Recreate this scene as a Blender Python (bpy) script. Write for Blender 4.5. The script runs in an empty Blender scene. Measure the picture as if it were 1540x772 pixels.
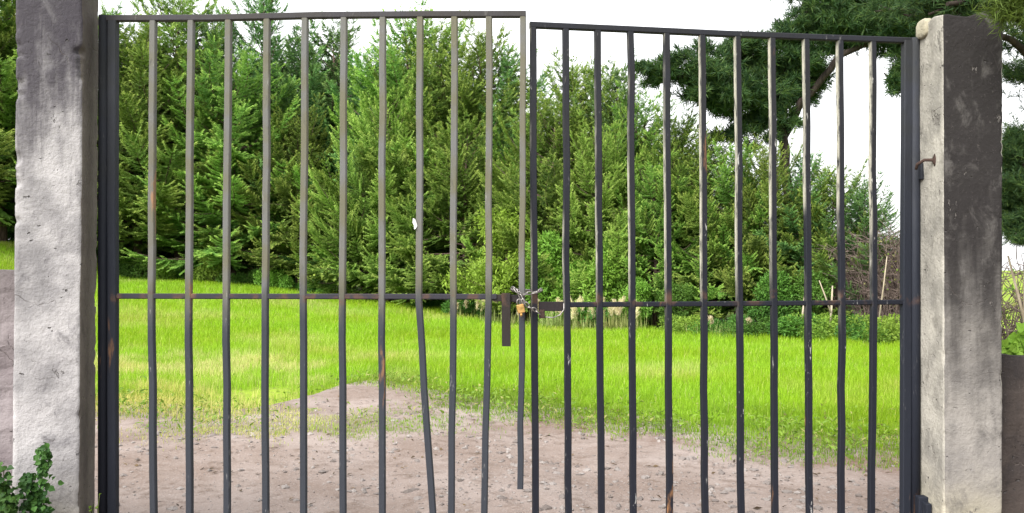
import bpy, math, random
import numpy as np
from mathutils import Vector, Matrix

# ------------------------------------------------------------------ basics
SC = bpy.context.scene
COL = SC.collection
F, CX, HY = 1334.0, 770.0, 405.0          # focal length, centre column and horizon row of the photograph (pixels)
EYE = 1.6
R = math.radians

def sstep(a, b, x):
    t = np.clip((np.asarray(x, float) - a) / (b - a), 0, 1)
    return t * t * (3 - 2 * t)

def ghash(ix, iy, s):
    n = (ix * 374761393 + iy * 668265263 + s * 974711) & 0x7fffffff
    n = ((n ^ (n >> 13)) * 1274126177) & 0x7fffffff
    return ((n ^ (n >> 16)) & 0xffff) / 65535.0

def vnoise(x, y, s=0):
    x = np.asarray(x, float); y = np.asarray(y, float)
    ix = np.floor(x).astype(np.int64); iy = np.floor(y).astype(np.int64)
    fx = x - ix; fy = y - iy
    fx = fx * fx * (3 - 2 * fx); fy = fy * fy * (3 - 2 * fy)
    a = ghash(ix, iy, s); b = ghash(ix + 1, iy, s); c = ghash(ix, iy + 1, s); d = ghash(ix + 1, iy + 1, s)
    return (a * (1 - fx) + b * fx) * (1 - fy) + (c * (1 - fx) + d * fx) * fy

def fbm(x, y, s=0, o=4):
    v = 0; a = .5; f = 1
    for i in range(o):
        v = v + a * vnoise(np.asarray(x) * f, np.asarray(y) * f, s + i * 17); a *= .5; f *= 2.03
    return v / (1 - .5 ** o)

def gz(x, y):
    """height of the ground"""
    x = np.asarray(x, float); y = np.asarray(y, float)
    z = 1.15 * sstep(2, -14, x) * sstep(11, 33, y)
    z = z + 1.3 * sstep(-13.5, -18, x) * sstep(10, 30, y)
    z = z + .05 * (fbm(x * .35, y * .35, 5, 2) - .5) * sstep(6, 14, y)
    return z

def W(px, py, Y):
    return Vector(((px - CX) / F * Y, Y, EYE + (HY - py) / F * Y))

def base(px, Y):
    x = (px - CX) / F * Y
    return Vector((x, Y, float(gz(x, Y))))

# ------------------------------------------------------------------ mesh helpers
class MB:
    def __init__(s): s.v = []; s.f = []; s.sm = []
    def add(s, vs, fs, smooth=False):
        o = len(s.v); s.v += [tuple(p) for p in vs]
        s.f += [tuple(i + o for i in f) for f in fs]; s.sm += [smooth] * len(fs)
    def box(s, c, sx, sy, sz, m=None):
        c = Vector(c); m = m or Matrix.Identity(3); vs = []
        for a in (-1, 1):
            for b in (-1, 1):
                for d in (-1, 1):
                    vs.append(c + m @ Vector((a * sx / 2, b * sy / 2, d * sz / 2)))
        s.add(vs, [(0, 1, 3, 2), (4, 6, 7, 5), (0, 4, 5, 1), (2, 3, 7, 6), (0, 2, 6, 4), (1, 5, 7, 3)])
    def tube(s, pts, rad, n=6, cap=True, smooth=True, closed=False):
        pts = [Vector(p) for p in pts]; k = len(pts)
        rad = rad if hasattr(rad, '__len__') else [rad] * k
        up = Vector((.13, .21, 1)).normalized(); vs = []
        prev = None
        for i, p in enumerate(pts):
            if closed: t = (pts[(i + 1) % k] - pts[i - 1]).normalized()
            else: t = (pts[min(i + 1, k - 1)] - pts[max(i - 1, 0)]).normalized()
            if prev is None:
                a = t.cross(up)
                if a.length < .1: a = t.cross(Vector((1, 0, 0)))
            else: a = prev - t * prev.dot(t)
            a.normalize(); b = t.cross(a); prev = a
            for j in range(n):
                w = 2 * math.pi * j / n
                vs.append(p + (a * math.cos(w) + b * math.sin(w)) * rad[i])
        fs = []
        for i in range(k if closed else k - 1):
            i2 = (i + 1) % k
            for j in range(n):
                j2 = (j + 1) % n
                fs.append((i * n + j, i * n + j2, i2 * n + j2, i2 * n + j))
        s.add(vs, fs, smooth)
        if cap and not closed:
            o = len(s.v) - len(vs)
            s.f.append(tuple(o + j for j in reversed(range(n)))); s.sm.append(False)
            s.f.append(tuple(o + (k - 1) * n + j for j in range(n))); s.sm.append(False)
    def bar(s, pts, U, N, w, d, ch=.004):
        """square tube with chamfered corners swept along pts; U, N are the section axes"""
        prof = [(w/2-ch, d/2), (w/2, d/2-ch), (w/2, -d/2+ch), (w/2-ch, -d/2), (-w/2+ch, -d/2), (-w/2, -d/2+ch), (-w/2, d/2-ch), (-w/2+ch, d/2)]
        vs = []
        for p in pts:
            for a, b in prof: vs.append(Vector(p) + U * a + N * b)
        n = 8; k = len(pts); fs = []
        for i in range(k - 1):
            for j in range(n):
                j2 = (j + 1) % n
                fs.append((i*n+j, i*n+j2, (i+1)*n+j2, (i+1)*n+j))
        fs.append(tuple(reversed(range(n)))); fs.append(tuple((k-1)*n + j for j in range(n)))
        s.add(vs, fs)
    def build(s, name, mat, parent=None, loc=None, bevel=0):
        loc = Vector(loc) if loc is not None else Vector((0, 0, 0))
        me = bpy.data.meshes.new(name)
        me.from_pydata([tuple(Vector(v) - loc) for v in s.v], [], s.f)
        me.polygons.foreach_set('use_smooth', s.sm)
        me.materials.append(mat); me.update()
        import bmesh
        bm = bmesh.new(); bm.from_mesh(me); bmesh.ops.recalc_face_normals(bm, faces=bm.faces)
        if bevel:
            bmesh.ops.bevel(bm, geom=list(bm.edges), offset=bevel, segments=2, affect='EDGES', profile=.5)
        bm.to_mesh(me); bm.free()
        return link(name, me, parent, loc)

def link(name, me, parent=None, loc=(0, 0, 0)):
    o = bpy.data.objects.new(name, me); COL.objects.link(o)
    o.location = loc
    if parent is not None: o.parent = parent
    return o

def np_mesh(name, verts, faces, mat, attrs=None, smooth=False):
    """verts (n,3), faces (m,k) arrays; attrs: per face floats"""
    me = bpy.data.meshes.new(name)
    verts = np.ascontiguousarray(verts, np.float32); faces = np.ascontiguousarray(faces, np.int32)
    m, k = faces.shape
    me.vertices.add(len(verts)); me.vertices.foreach_set('co', verts.ravel())
    me.loops.add(m * k); me.loops.foreach_set('vertex_index', faces.ravel())
    me.polygons.add(m)
    me.polygons.foreach_set('loop_start', np.arange(0, m * k, k, dtype=np.int32))
    me.polygons.foreach_set('loop_total', np.full(m, k, np.int32))
    me.polygons.foreach_set('use_smooth', np.full(m, smooth, bool))
    for an, av in (attrs or {}).items():
        a = me.attributes.new(an, 'FLOAT', 'FACE'); a.data.foreach_set('value', np.ascontiguousarray(av, np.float32))
    me.materials.append(mat); me.update(); me.validate()
    return me

def empty(name, loc, label, cat, group=None, rz=0, sc=None):
    o = bpy.data.objects.new(name, None); COL.objects.link(o)
    o.location = loc; o.rotation_euler = (0, 0, rz); o.empty_display_size = .2
    if sc: o.scale = sc
    o['label'] = label; o['category'] = cat
    if group: o['group'] = group
    return o

def tag(o, label, cat, group=None):
    o['label'] = label; o['category'] = cat
    if group: o['group'] = group
    return o

def nrm(a): return a / np.maximum(np.linalg.norm(a, axis=-1, keepdims=True), 1e-9)

def leaves(P, D, N, ln, wd, bend=0.0, mid=.45):
    """diamond leaves: base P, direction D, face normal N"""
    D = nrm(D); S = nrm(np.cross(D, N)); U = np.cross(S, D)
    ln = np.asarray(ln).reshape(-1, 1); wd = np.asarray(wd).reshape(-1, 1)
    n = len(P); v = np.empty((n, 4, 3))
    v[:, 0] = P
    v[:, 1] = P + D * ln * mid + S * wd / 2
    v[:, 2] = P + D * ln - U * ln * bend
    v[:, 3] = P + D * ln * mid - S * wd / 2
    return v.reshape(-1, 3), np.arange(n * 4).reshape(n, 4)

# ------------------------------------------------------------------ materials
class NT:
    def __init__(s, name):
        s.m = bpy.data.materials.new(name); s.m.use_nodes = True
        s.t = s.m.node_tree; s.t.nodes.clear()
    def n(s, typ, **kw):
        nd = s.t.nodes.new(typ)
        for k, v in kw.items():
            if k.startswith('_'): setattr(nd, k[1:], v)
            else:
                key = int(k[1:]) if k[0] == 'i' and k[1:].isdigit() else k.replace('__', ' ')
                s.put(nd.inputs[key], v)
        return nd
    def put(s, inp, v):
        if isinstance(v, bpy.types.NodeSocket): s.t.links.new(v, inp)
        elif isinstance(v, bpy.types.Node): s.t.links.new(v.outputs[0], inp)
        else:
            if inp.type == 'RGBA' and len(v) == 3: v = (*v, 1)
            inp.default_value = v
    def math(s, op, a, b=0, clamp=False):
        return s.n('ShaderNodeMath', _operation=op, _use_clamp=clamp, i0=a, i1=b).outputs[0]
    def mix(s, f, a, b, mode='MIX'):
        nd = s.t.nodes.new('ShaderNodeMix'); nd.data_type = 'RGBA'; nd.blend_type = mode
        s.put(nd.inputs[0], f); s.put(nd.inputs[6], a); s.put(nd.inputs[7], b)
        return nd.outputs[2]
    def ramp(s, f, a, b, smooth=True):
        nd = s.t.nodes.new('ShaderNodeMapRange'); nd.interpolation_type = 'SMOOTHSTEP' if smooth else 'LINEAR'
        s.put(nd.inputs[0], f); nd.inputs[1].default_value = a; nd.inputs[2].default_value = b
        return nd.outputs[0]
    def noise(s, vec, scale, detail=4, rough=.55, dist=0):
        nd = s.n('ShaderNodeTexNoise', Scale=scale, Detail=detail, Roughness=rough, Distortion=dist)
        s.put(nd.inputs['Vector'], vec); return nd.outputs[0]
    def obj(s, sc=(1, 1, 1)):
        tc = s.n('ShaderNodeTexCoord'); mp = s.n('ShaderNodeMapping', Scale=sc); s.put(mp.inputs[0], tc.outputs['Object'])
        return mp.outputs[0]
    def xyz(s):
        tc = s.n('ShaderNodeTexCoord'); sp = s.n('ShaderNodeSeparateXYZ'); s.put(sp.inputs[0], tc.outputs['Object'])
        return sp.outputs
    def attr(s, name): return s.n('ShaderNodeAttribute', _attribute_name=name).outputs['Fac']
    def bump(s, h, st=.5, d=.01):
        return s.n('ShaderNodeBump', Strength=st, Distance=d, Height=h).outputs[0]
    def out(s, sh): s.n('ShaderNodeOutputMaterial', Surface=sh); return s.m
    def bsdf(s, col, rough=.8, spec=.3, normal=None, metal=0):
        b = s.n('ShaderNodeBsdfPrincipled')
        s.put(b.inputs['Base Color'], col); s.put(b.inputs['Roughness'], rough)
        s.put(b.inputs['Specular IOR Level'], spec); s.put(b.inputs['Metallic'], metal)
        if normal is not None: s.put(b.inputs['Normal'], normal)
        return b.outputs[0]

def leaf_mat(name, dark, light, tip=None, trans=.35, vary=.25, rough=.6, spec=.25, patch=0):
    k = NT(name)
    c = k.mix(k.attr('v'), dark, light)
    if tip: c = k.mix(k.attr('tip'), c, tip)
    if patch:
        nz = k.noise(k.obj(), patch, 3)
        c = k.mix(k.ramp(nz, .35, .7), c, k.mix(.5, c, (.9, .75, .25), 'MULTIPLY'))
    oi = k.n('ShaderNodeObjectInfo').outputs['Random']
    hs = k.n('ShaderNodeHueSaturation', Hue=k.math('ADD', k.math('MULTIPLY', oi, .035), .497), Saturation=1.0,
             Value=k.math('ADD', k.math('MULTIPLY', oi, vary * 2), 1 - vary), Color=c).outputs[0]
    b = k.bsdf(hs, rough, spec)
    t = k.n('ShaderNodeBsdfTranslucent', Color=hs)
    ms = k.n('ShaderNodeMixShader', i0=trans, i1=b, i2=t.outputs[0])
    return k.out(ms.outputs[0])

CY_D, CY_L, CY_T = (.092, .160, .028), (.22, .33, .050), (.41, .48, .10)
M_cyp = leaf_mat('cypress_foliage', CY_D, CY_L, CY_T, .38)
M_cyp_blue = leaf_mat('bluish_cypress_foliage', (.064, .14, .046), (.15, .27, .072), (.26, .39, .10), .38)
M_cyp_yel = leaf_mat('yellowish_cypress_foliage', (.15, .215, .035), (.28, .36, .06), (.45, .49, .12), .42)
M_pine = leaf_mat('pine_needles', (.020, .046, .016), (.052, .094, .024), (.09, .13, .026), .25)
M_pine_moss = leaf_mat('moss_green_needles', (.055, .085, .012), (.11, .15, .02), None, .3)  # moss-green needles of the overhanging bough
M_bush = leaf_mat('bush_leaves', (.045, .11, .018), (.11, .22, .03), None, .35, .2)
M_bush_l = leaf_mat('bright_bush_leaves', (.13, .23, .03), (.27, .40, .055), None, .4, .15)
M_vine = leaf_mat('vine_leaves', (.014, .045, .009), (.050, .115, .018), None, .2, .1, .6, .2)
M_lime = leaf_mat('lime_leaves', (.17, .26, .03), (.31, .42, .055), None, .4, .1)
M_grass = leaf_mat('meadow_grass', (.165, .25, .022), (.33, .475, .024), (.52, .48, .20), .5, 0, .55, .2, patch=.35)
M_weed = leaf_mat('weeds', (.11, .18, .02), (.20, .29, .035), (.30, .27, .10), .35, 0)
M_litter = leaf_mat('fallen_leaves', (.035, .022, .015), (.13, .08, .04), None, .1, .1)
M_straw = leaf_mat('straw', (.20, .25, .06), (.36, .36, .14), None, .3, .1)
M_plume = leaf_mat('plume', (.46, .38, .23), (.74, .64, .44), None, .4, .1)

def bark_mat(name, a, b):
    k = NT(name); o = k.obj((6, 6, 1.2))
    nz = k.noise(o, 3, 5)
    return k.out(k.bsdf(k.mix(k.ramp(nz, .3, .7), a, b), .9, .15, k.bump(nz, .6, .02)))
M_bark = bark_mat('cypress_bark', (.06, .042, .032), (.15, .105, .085))
M_pbark = bark_mat('pine_bark', (.014, .011, .010), (.040, .031, .025))
M_twig = bark_mat('brown_twigs', (.075, .055, .048), (.165, .125, .11))
M_pale = bark_mat('pale_dead_wood', (.22, .18, .13), (.40, .34, .26))
M_stem = bark_mat('green_stems', (.05, .07, .02), (.12, .12, .05))

def ground_mat():
    k = NT('field_soil'); o = k.obj()
    a = k.noise(o, 1.2, 5); b = k.noise(o, 14, 4)
    c = k.mix(k.ramp(a, .35, .65), (.16, .25, .02), (.20, .27, .03))
    c = k.mix(k.ramp(b, .5, .75), c, (.12, .10, .05))
    return k.out(k.bsdf(c, .95, .1, k.bump(b, .6, .03)))
M_ground = ground_mat()

def drive_mat():
    k = NT('dirt_and_gravel'); o = k.obj()
    a = k.noise(o, .9, 5, .6); b = k.noise(o, 7, 5, .65); c_ = k.noise(o, 55, 3, .6)
    vor = k.n('ShaderNodeTexVoronoi', Scale=38); k.put(vor.inputs['Vector'], o)
    c = k.mix(k.ramp(a, .35, .65), (.240, .198, .178), (.170, .130, .110))
    c = k.mix(k.math('MULTIPLY', k.ramp(b, .48, .72), .75), c, (.105, .074, .057))
    c = k.mix(k.math('MULTIPLY', k.ramp(c_, .5, .75), .5), c, (.32, .29, .28))
    peb = k.ramp(vor.outputs['Distance'], .32, .12)
    pm = k.math('MULTIPLY', peb, k.ramp(vor.outputs['Color'], .55, .85))
    c = k.mix(k.math('MULTIPLY', pm, .6), c, (.30, .275, .27))
    ea = k.attr('edge')
    c = k.mix(k.math('MULTIPLY', k.math('MULTIPLY', ea, .75), k.math('MULTIPLY', k.ramp(b, .3, .6), k.ramp(a, .42, .6))), c, (.135, .082, .062))
    h = k.math('ADD', k.math('MULTIPLY', c_, .5), k.math('ADD', k.math('MULTIPLY', b, .8), pm))
    return k.out(k.bsdf(c, .95, .12, k.bump(h, .7, .018)))
M_drive = drive_mat()

def stone_mat():
    k = NT('loose_stones'); v = k.attr('v')
    c = k.mix(v, (.11, .092, .084), (.245, .220, .207))
    return k.out(k.bsdf(c, .9, .15))
M_stone = stone_mat()

def concrete(name, pale, mid, stain, z_lo, z_hi, top_amt, low=None, crack=.5, side=0.0):
    """weathered concrete; a dark algae stain grows down from the top between z_hi and z_lo"""
    k = NT(name); o = k.obj(); z = k.xyz()[2]
    a = k.noise(o, 3.2, 6, .6); b = k.noise(o, 16, 5, .65); c_ = k.noise(o, 70, 4, .6)
    str_ = k.noise(k.obj((9, 9, 1.1)), 1.6, 5, .6, .4)
    c = k.mix(k.ramp(a, .38, .66), pale, mid)
    zz = k.math('ADD', z, k.math('MULTIPLY', k.math('SUBTRACT', str_, .5), 1.3))
    zz = k.math('ADD', zz, k.math('MULTIPLY', k.math('SUBTRACT', b, .5), .5))
    st = k.math('MULTIPLY', k.ramp(zz, z_lo, z_hi), top_amt)
    c = k.mix(st, c, stain)
    dirt = k.math('MULTIPLY', k.ramp(k.math('ADD', k.math('MULTIPLY', str_, .6), k.math('MULTIPLY', b, .5)), .6, .8), .55)
    c = k.mix(dirt, c, k.mix(.55, stain, mid))
    if low is not None:
        lo = k.math('MULTIPLY', k.ramp(k.math('ADD', z, k.math('MULTIPLY', a, .7)), 1.05, .55), .55)
        c = k.mix(lo, c, low)
    blot = k.ramp(k.noise(k.obj((1.3, 1.3, .8)), 5.5, 6, .7, .6), .52, .68)
    c = k.mix(k.math('MULTIPLY', blot, .7), c, k.mix(.5, mid, stain))
    sp_ = k.noise(k.obj((1, 1, .55)), 9, 5, .75, .3); spall = k.ramp(sp_, .655, .675)
    c = k.mix(k.math('MULTIPLY', spall, .8), c, k.mix(.4, mid, (.07, .06, .055)))
    pit = k.ramp(k.noise(k.obj((1, 1, 1.4)), 26, 2, .5), .70, .78)
    pit2 = k.ramp(c_, .62, .76)
    c = k.mix(k.math('MULTIPLY', pit, .8), c, (.06, .055, .055))
    c = k.mix(k.math('MULTIPLY', pit2, .45), c, (.10, .09, .085))
    wv = k.n('ShaderNodeTexVoronoi', _feature='DISTANCE_TO_EDGE', Scale=2.6)
    wn = k.n('ShaderNodeTexNoise', Scale=3.0, Detail=5); k.put(wn.inputs['Vector'], o)
    k.put(wv.inputs['Vector'], k.mix(.35, o, wn.outputs['Color']))
    cr = k.math('MULTIPLY', k.ramp(wv.outputs['Distance'], .007, .001), k.math('MULTIPLY', k.ramp(a, .50, .66), crack))
    c = k.mix(cr, c, (.12, .10, .09))
    h = k.math('SUBTRACT', k.math('ADD', k.math('MULTIPLY', b, .7), k.math('MULTIPLY', c_, .4)), k.math('ADD', k.math('ADD', pit, cr), k.math('MULTIPLY', spall, 1.3)))
    return k.out(k.bsdf(c, .92, .15, k.bump(h, .9, .012)))
M_plaster = concrete('whitewashed_plaster', (.325, .312, .316), (.17, .163, .168), (.036, .032, .040), 1.9, 2.7, .95, (.27, .25, .18))
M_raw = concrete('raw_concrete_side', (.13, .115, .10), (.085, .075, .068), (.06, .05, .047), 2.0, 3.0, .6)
M_dark = concrete('blackened_concrete', (.215, .20, .185), (.135, .126, .12), (.0135, .0118, .0122), .55, 1.85, .97, (.20, .18, .115), .2)
M_lime_wash = concrete('limewashed_concrete', (.36, .34, .30), (.20, .19, .17), (.11, .10, .085), 2.2, 3.4, .6, (.29, .255, .165))
M_wall = concrete('grimy_wall_render', (.045, .036, .032), (.028, .023, .022), (.013, .012, .013), .6, 1.6, .8)
M_wall_l = concrete('rough_wall_stone', (.20, .175, .18), (.13, .11, .115), (.07, .06, .06), .9, 1.9, .7)

def paint(name, dark, bare, z0, z1, amt, rust, edge=0.0, flake=0.0):
    """old gate paint: dark coat, greyed above z0..z1, rust spots, pale flaking; edge paints light onto left-facing sides"""
    k = NT(name)
    geo = k.n('ShaderNodeNewGeometry'); pos = geo.outputs['Position']
    sp = k.n('ShaderNodeSeparateXYZ'); k.put(sp.inputs[0], pos)
    mp = k.n('ShaderNodeMapping', Scale=(1, 1, .22)); k.put(mp.inputs[0], pos)
    a = k.noise(mp.outputs[0], 9, 5, .6); b = k.noise(mp.outputs[0], 60, 4, .65); c_ = k.noise(pos, 5, 3)
    zz = k.math('ADD', sp.outputs[2], k.math('MULTIPLY', k.math('SUBTRACT', a, .5), .5))
    w = k.math('MULTIPLY', k.ramp(zz, z0, z1), amt)
    w = k.math('MULTIPLY', w, k.ramp(b, .12, .42))
    c = k.mix(w, dark, k.mix(k.ramp(c_, .35, .65), bare, (bare[0] * .95, bare[1] * .9, bare[2] * .62)))
    r = k.math('MULTIPLY', k.ramp(k.math('ADD', k.noise(mp.outputs[0], 6.5, 4), k.math('MULTIPLY', b, .22)), .77, .85), rust)
    c = k.mix(r, c, (.27, .13, .05))
    jz = k.math('ABSOLUTE', k.math('SUBTRACT', sp.outputs[2], 1.455))
    jt = k.math('MULTIPLY', k.ramp(jz, .055, .0), k.ramp(k.noise(pos, 13, 4), .50, .64))
    c = k.mix(k.math('MULTIPLY', jt, .6), c, (.085, .045, .028))
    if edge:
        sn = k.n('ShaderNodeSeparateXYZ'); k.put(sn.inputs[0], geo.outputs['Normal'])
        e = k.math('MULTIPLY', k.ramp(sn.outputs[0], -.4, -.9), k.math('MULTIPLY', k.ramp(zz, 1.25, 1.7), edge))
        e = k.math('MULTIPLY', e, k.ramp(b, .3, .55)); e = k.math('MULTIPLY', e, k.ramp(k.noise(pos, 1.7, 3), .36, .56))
        c = k.mix(e, c, (.42, .40, .33))  # left-facing sides painted paler, light catching them put into the colour
    if flake:
        fl = k.math('MULTIPLY', k.ramp(b, .62, .70), k.math('MULTIPLY', k.ramp(a, .50, .62), flake))
        c = k.mix(fl, c, (.42, .41, .39))
    return k.out(k.bsdf(c, k.math('ADD', .5, k.math('MULTIPLY', b, .3)), .16, k.bump(b, .5, .004)))
M_pl = paint('worn_paint_with_reflection', (.024, .027, .034), (.105, .104, .103), 1.30, 1.62, .9, .55, 0, .25)  # grey of the upper bars is reflection put into the paint; rust and flakes real
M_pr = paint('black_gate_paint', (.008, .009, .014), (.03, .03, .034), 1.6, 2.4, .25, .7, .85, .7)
M_rail = paint('top_rail_paint', (.022, .021, .028), (.05, .047, .05), 2.4, 3.0, .5, .3, 0, .15)
M_post = paint('gate_post_paint', (.012, .014, .021), (.05, .052, .06), 1.6, 2.6, .3, .35, 0, .1)
M_rustplate = paint('rusty_plate', (.011, .0105, .013), (.022, .017, .018), .5, 1.4, .6, .15)

def simple(name, col, rough=.5, metal=0, spec=.4, nz=0):
    k = NT(name)
    c = col
    if nz:
        n_ = k.noise(k.obj(), nz, 4); c = k.mix(k.ramp(n_, .35, .7), col, tuple(x * .45 for x in col))
    return k.out(k.bsdf(c, rough, spec, None, metal))
M_brass = simple('brass', (.50, .30, .10), .4, .6, .4, 60)
M_steel = simple('chain_steel', (.30, .28, .27), .45, .8, .4, 90)
M_rust = simple('rust', (.055, .034, .028), .9, 0, .2, 50)
M_white = simple('white_scrap', (.6, .6, .59), .8)

# ------------------------------------------------------------------ camera, sky, sun
cam = bpy.data.cameras.new('camera'); co = bpy.data.objects.new('camera', cam); COL.objects.link(co)
co.location = (0, 0, EYE); co.rotation_euler = (R(90), 0, 0)
cam.sensor_width = 36; cam.lens = 36 * F / 1540; cam.shift_y = 19 / 1540
cam.clip_start = .05; cam.clip_end = 3000
SC.camera = co

SUN = Vector((-.55, -.78, .85)).normalized()
wd = bpy.data.worlds.new('World'); SC.world = wd; wd.use_nodes = True
nt = wd.node_tree; nt.nodes.clear()
sky = nt.nodes.new('ShaderNodeTexSky'); sky.sky_type = 'NISHITA'; sky.sun_disc = False
sky.sun_elevation = math.asin(SUN.z); sky.sun_rotation = math.atan2(SUN.x, SUN.y)
sky.air_density = 1.2; sky.dust_density = 4
hs = nt.nodes.new('ShaderNodeHueSaturation'); hs.inputs['Saturation'].default_value = .10; hs.inputs['Value'].default_value = 1.0
bg = nt.nodes.new('ShaderNodeBackground'); bg.inputs[1].default_value = .15
wo = nt.nodes.new('ShaderNodeOutputWorld')
nt.links.new(sky.outputs[0], hs.inputs['Color']); cl = nt.nodes.new('ShaderNodeMix'); cl.data_type = 'RGBA'; cl.inputs[0].default_value = .6; cl.inputs[7].default_value = (5.2, 5.25, 5.35, 1)   # even cloud cover
nt.links.new(hs.outputs[0], cl.inputs[6]); nt.links.new(cl.outputs[2], bg.inputs[0]); nt.links.new(bg.outputs[0], wo.inputs[0])
sl = bpy.data.lights.new('sun', 'SUN'); sl.energy = 2.6; sl.angle = R(40); sl.color = (1, .97, .92)
so = bpy.data.objects.new('sun', sl); COL.objects.link(so)
so.rotation_euler = (-SUN).to_track_quat('-Z', 'Y').to_euler(); so.location = (-6, -5, 12)
SC.view_settings.view_transform = 'Standard'; SC.view_settings.look = 'None'
SC.view_settings.gamma = 1; SC.view_settings.exposure = 1.4
SC.render.engine = 'CYCLES'
SC.cycles.max_bounces = 7; SC.cycles.diffuse_bounces = 5; SC.cycles.transmission_bounces = 5; SC.cycles.glossy_bounces = 2
SC.cycles.use_denoising = True; SC.cycles.use_adaptive_sampling = True

# ------------------------------------------------------------------ ground and driveway
def axis(lo, hi, step, far):
    a = list(np.arange(lo, hi + 1e-6, step)); s = step
    while a[-1] < far: s *= 1.5; a.append(a[-1] + s)
    s = step
    while a[0] > -far: s *= 1.5; a.insert(0, a[0] - s)
    return np.array(a)
def grid(xs, ys, zf):
    X, Y = np.meshgrid(xs, ys); V = np.stack([X.ravel(), Y.ravel(), zf(X.ravel(), Y.ravel())], 1)
    nx, ny = len(xs), len(ys)
    i = np.arange(nx * ny).reshape(ny, nx)
    return V, np.stack([i[:-1, :-1].ravel(), i[:-1, 1:].ravel(), i[1:, 1:].ravel(), i[1:, :-1].ravel()], 1)
V, Fc = grid(axis(-30, 25, .5, 900), axis(-4, 48, .5, 900), gz)
link('ground', np_mesh('ground', V, Fc, M_ground, smooth=True))['kind'] = 'structure'

# edge of the meadow along the driveway, as (pixel -> ground) points
EDGE_PX = [(-250, 640), (0, 644), (150, 652), (260, 668), (330, 658), (420, 634), (475, 614), (535, 600), (600, 615), (660, 628), (740, 641),
           (850, 651), (1000, 672), (1100, 691), (1200, 706), (1350, 716), (1500, 722), (1750, 730)]
_e = [(EYE * F / (py - HY)) for px, py in EDGE_PX]
EX = np.array([(px - CX) / F * Y for (px, py), Y in zip(EDGE_PX, _e)]); EY = np.array(_e)
def edge_y(x): return np.interp(x, EX, EY)
def gpt(px, py): Y = EYE * F / (py - HY); return ((px - CX) / F * Y, Y)

def ell(x, y, px, py, rx, ry):
    cx, cy = gpt(px, py)
    return np.exp(-(((x - cx) / rx) ** 2 + ((y - cy) / ry) ** 2))
def meadow(x, y):
    """how densely the grass grows (0..1)"""
    d = y - edge_y(x) + 1.3 * (fbm(x * 1.1, y * 1.1, 31, 4) - .5) + .6 * (fbm(x * 4, y * 4, 37, 2) - .5) - .1 + .42 * sstep(-1.5, 1.0, x)
    m = sstep(-.25, .9, d)
    bare = ell(x, y, 430, 600, 1.0, 1.0) * .95 + ell(x, y, 330, 575, 1.2, .9) * .45 + ell(x, y, 560, 606, .8, .6) * .5 + ell(x, y, 460, 625, .9, .8) * .7
    m = m * np.clip(1 - bare * (fbm(x * 1.6, y * 1.6, 8, 3) * 2.6 - .1), 0, 1)
    pat = ell(x, y, 545, 655, .85, .32) * .85 + ell(x, y, 370, 662, .8, .36) * .9 + ell(x, y, 460, 636, 1.0, .55) * .7 + ell(x, y, 620, 640, .7, .3) * .35
    m = np.maximum(m, pat * sstep(.32, .56, fbm(x * 2.6, y * 2.6, 77, 3)))
    return m
def drive_z(x, y):
    d = y - edge_y(x)
    ruts = -.025 * (np.exp(-((x - .55 * (y - 8) * -.5 + 1.35) / .22) ** 2) + np.exp(-((x - .55 * (y - 8) * -.5 - .15) / .22) ** 2)) * sstep(12, 9, y) + .035 * (fbm(x * .8, y * .8, 3, 3) - .5) + .022 * (fbm(x * 4, y * 4, 9, 3) - .5) + .012 * (fbm(x * 14, y * 14, 19, 2) - .5)
    return gz(x, y) + .07 + ruts - .16 * sstep(1.3, 2.5, d)
def top_z(x, y): return np.where(y - edge_y(x) < 2.5, np.maximum(gz(x, y), drive_z(x, y)), gz(x, y))
xs = np.concatenate([np.arange(-9, -5, .12), np.arange(-5, 6, .035), np.arange(6, 9, .12)])
ys = np.concatenate([np.arange(-6, 5, .25), np.arange(5, 14.6, .035)])
V, Fc = grid(xs, ys, drive_z)
c = V[Fc].mean(1); dd = c[:, 1] - edge_y(c[:, 0])
keep = dd < 2.6
Fc = Fc[keep]; dd = dd[keep]; c = c[keep]
ed = sstep(-.6, .1, dd) * sstep(-1.5, 1.5, c[:, 0])
used = np.unique(Fc); rem = np.full(len(V), -1); rem[used] = np.arange(len(used))
link('driveway', np_mesh('driveway', V[used], rem[Fc], M_drive, {'edge': ed}, True))['kind'] = 'structure'

# loose gravel
rng = np.random.default_rng(11)
n = 9500
x = rng.uniform(-5, 5.5, n); y = 5.2 + 5.2 * rng.random(n) ** 1.3
k_ = (y < edge_y(x) + .1) & (rng.random(n) < .25 + .9 * sstep(.4, .65, fbm(x * 1.3, y * 1.3, 41, 3))); x = x[k_]; y = y[k_]; n = len(x)
ico = np.array([(0, 0, 1)] + [(math.cos(a) * .95, math.sin(a) * .95, .35) for a in np.arange(5) * 1.2566] + [(math.cos(a + .63), math.sin(a + .63), -.35) for a in np.arange(5) * 1.2566])
icf = [(0, 1, 2), (0, 2, 3), (0, 3, 4), (0, 4, 5), (0, 5, 1)]
for j in range(5): icf += [(1 + j, 6 + j, 1 + (j + 1) % 5), (6 + j, 6 + (j + 1) % 5, 1 + (j + 1) % 5)]
icf = np.array(icf)
s = (.005 + .026 * rng.random(n) ** 5)[:, None, None]
vv = ico[None] * s * (1 + .35 * rng.uniform(-1, 1, (n, 11, 1))) * np.array([1, 1, .65]) * rng.uniform(.7, 1.4, (n, 1, 3))
vv = vv + np.stack([x, y, drive_z(x, y) + .002], 1)[:, None, :]
fc = (icf[None] + (np.arange(n) * 11)[:, None, None]).reshape(-1, 3)
link('gravel', np_mesh('gravel', vv.reshape(-1, 3), fc, M_stone, {'v': np.repeat(rng.random(n), len(icf))}))['kind'] = 'stuff'

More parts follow.
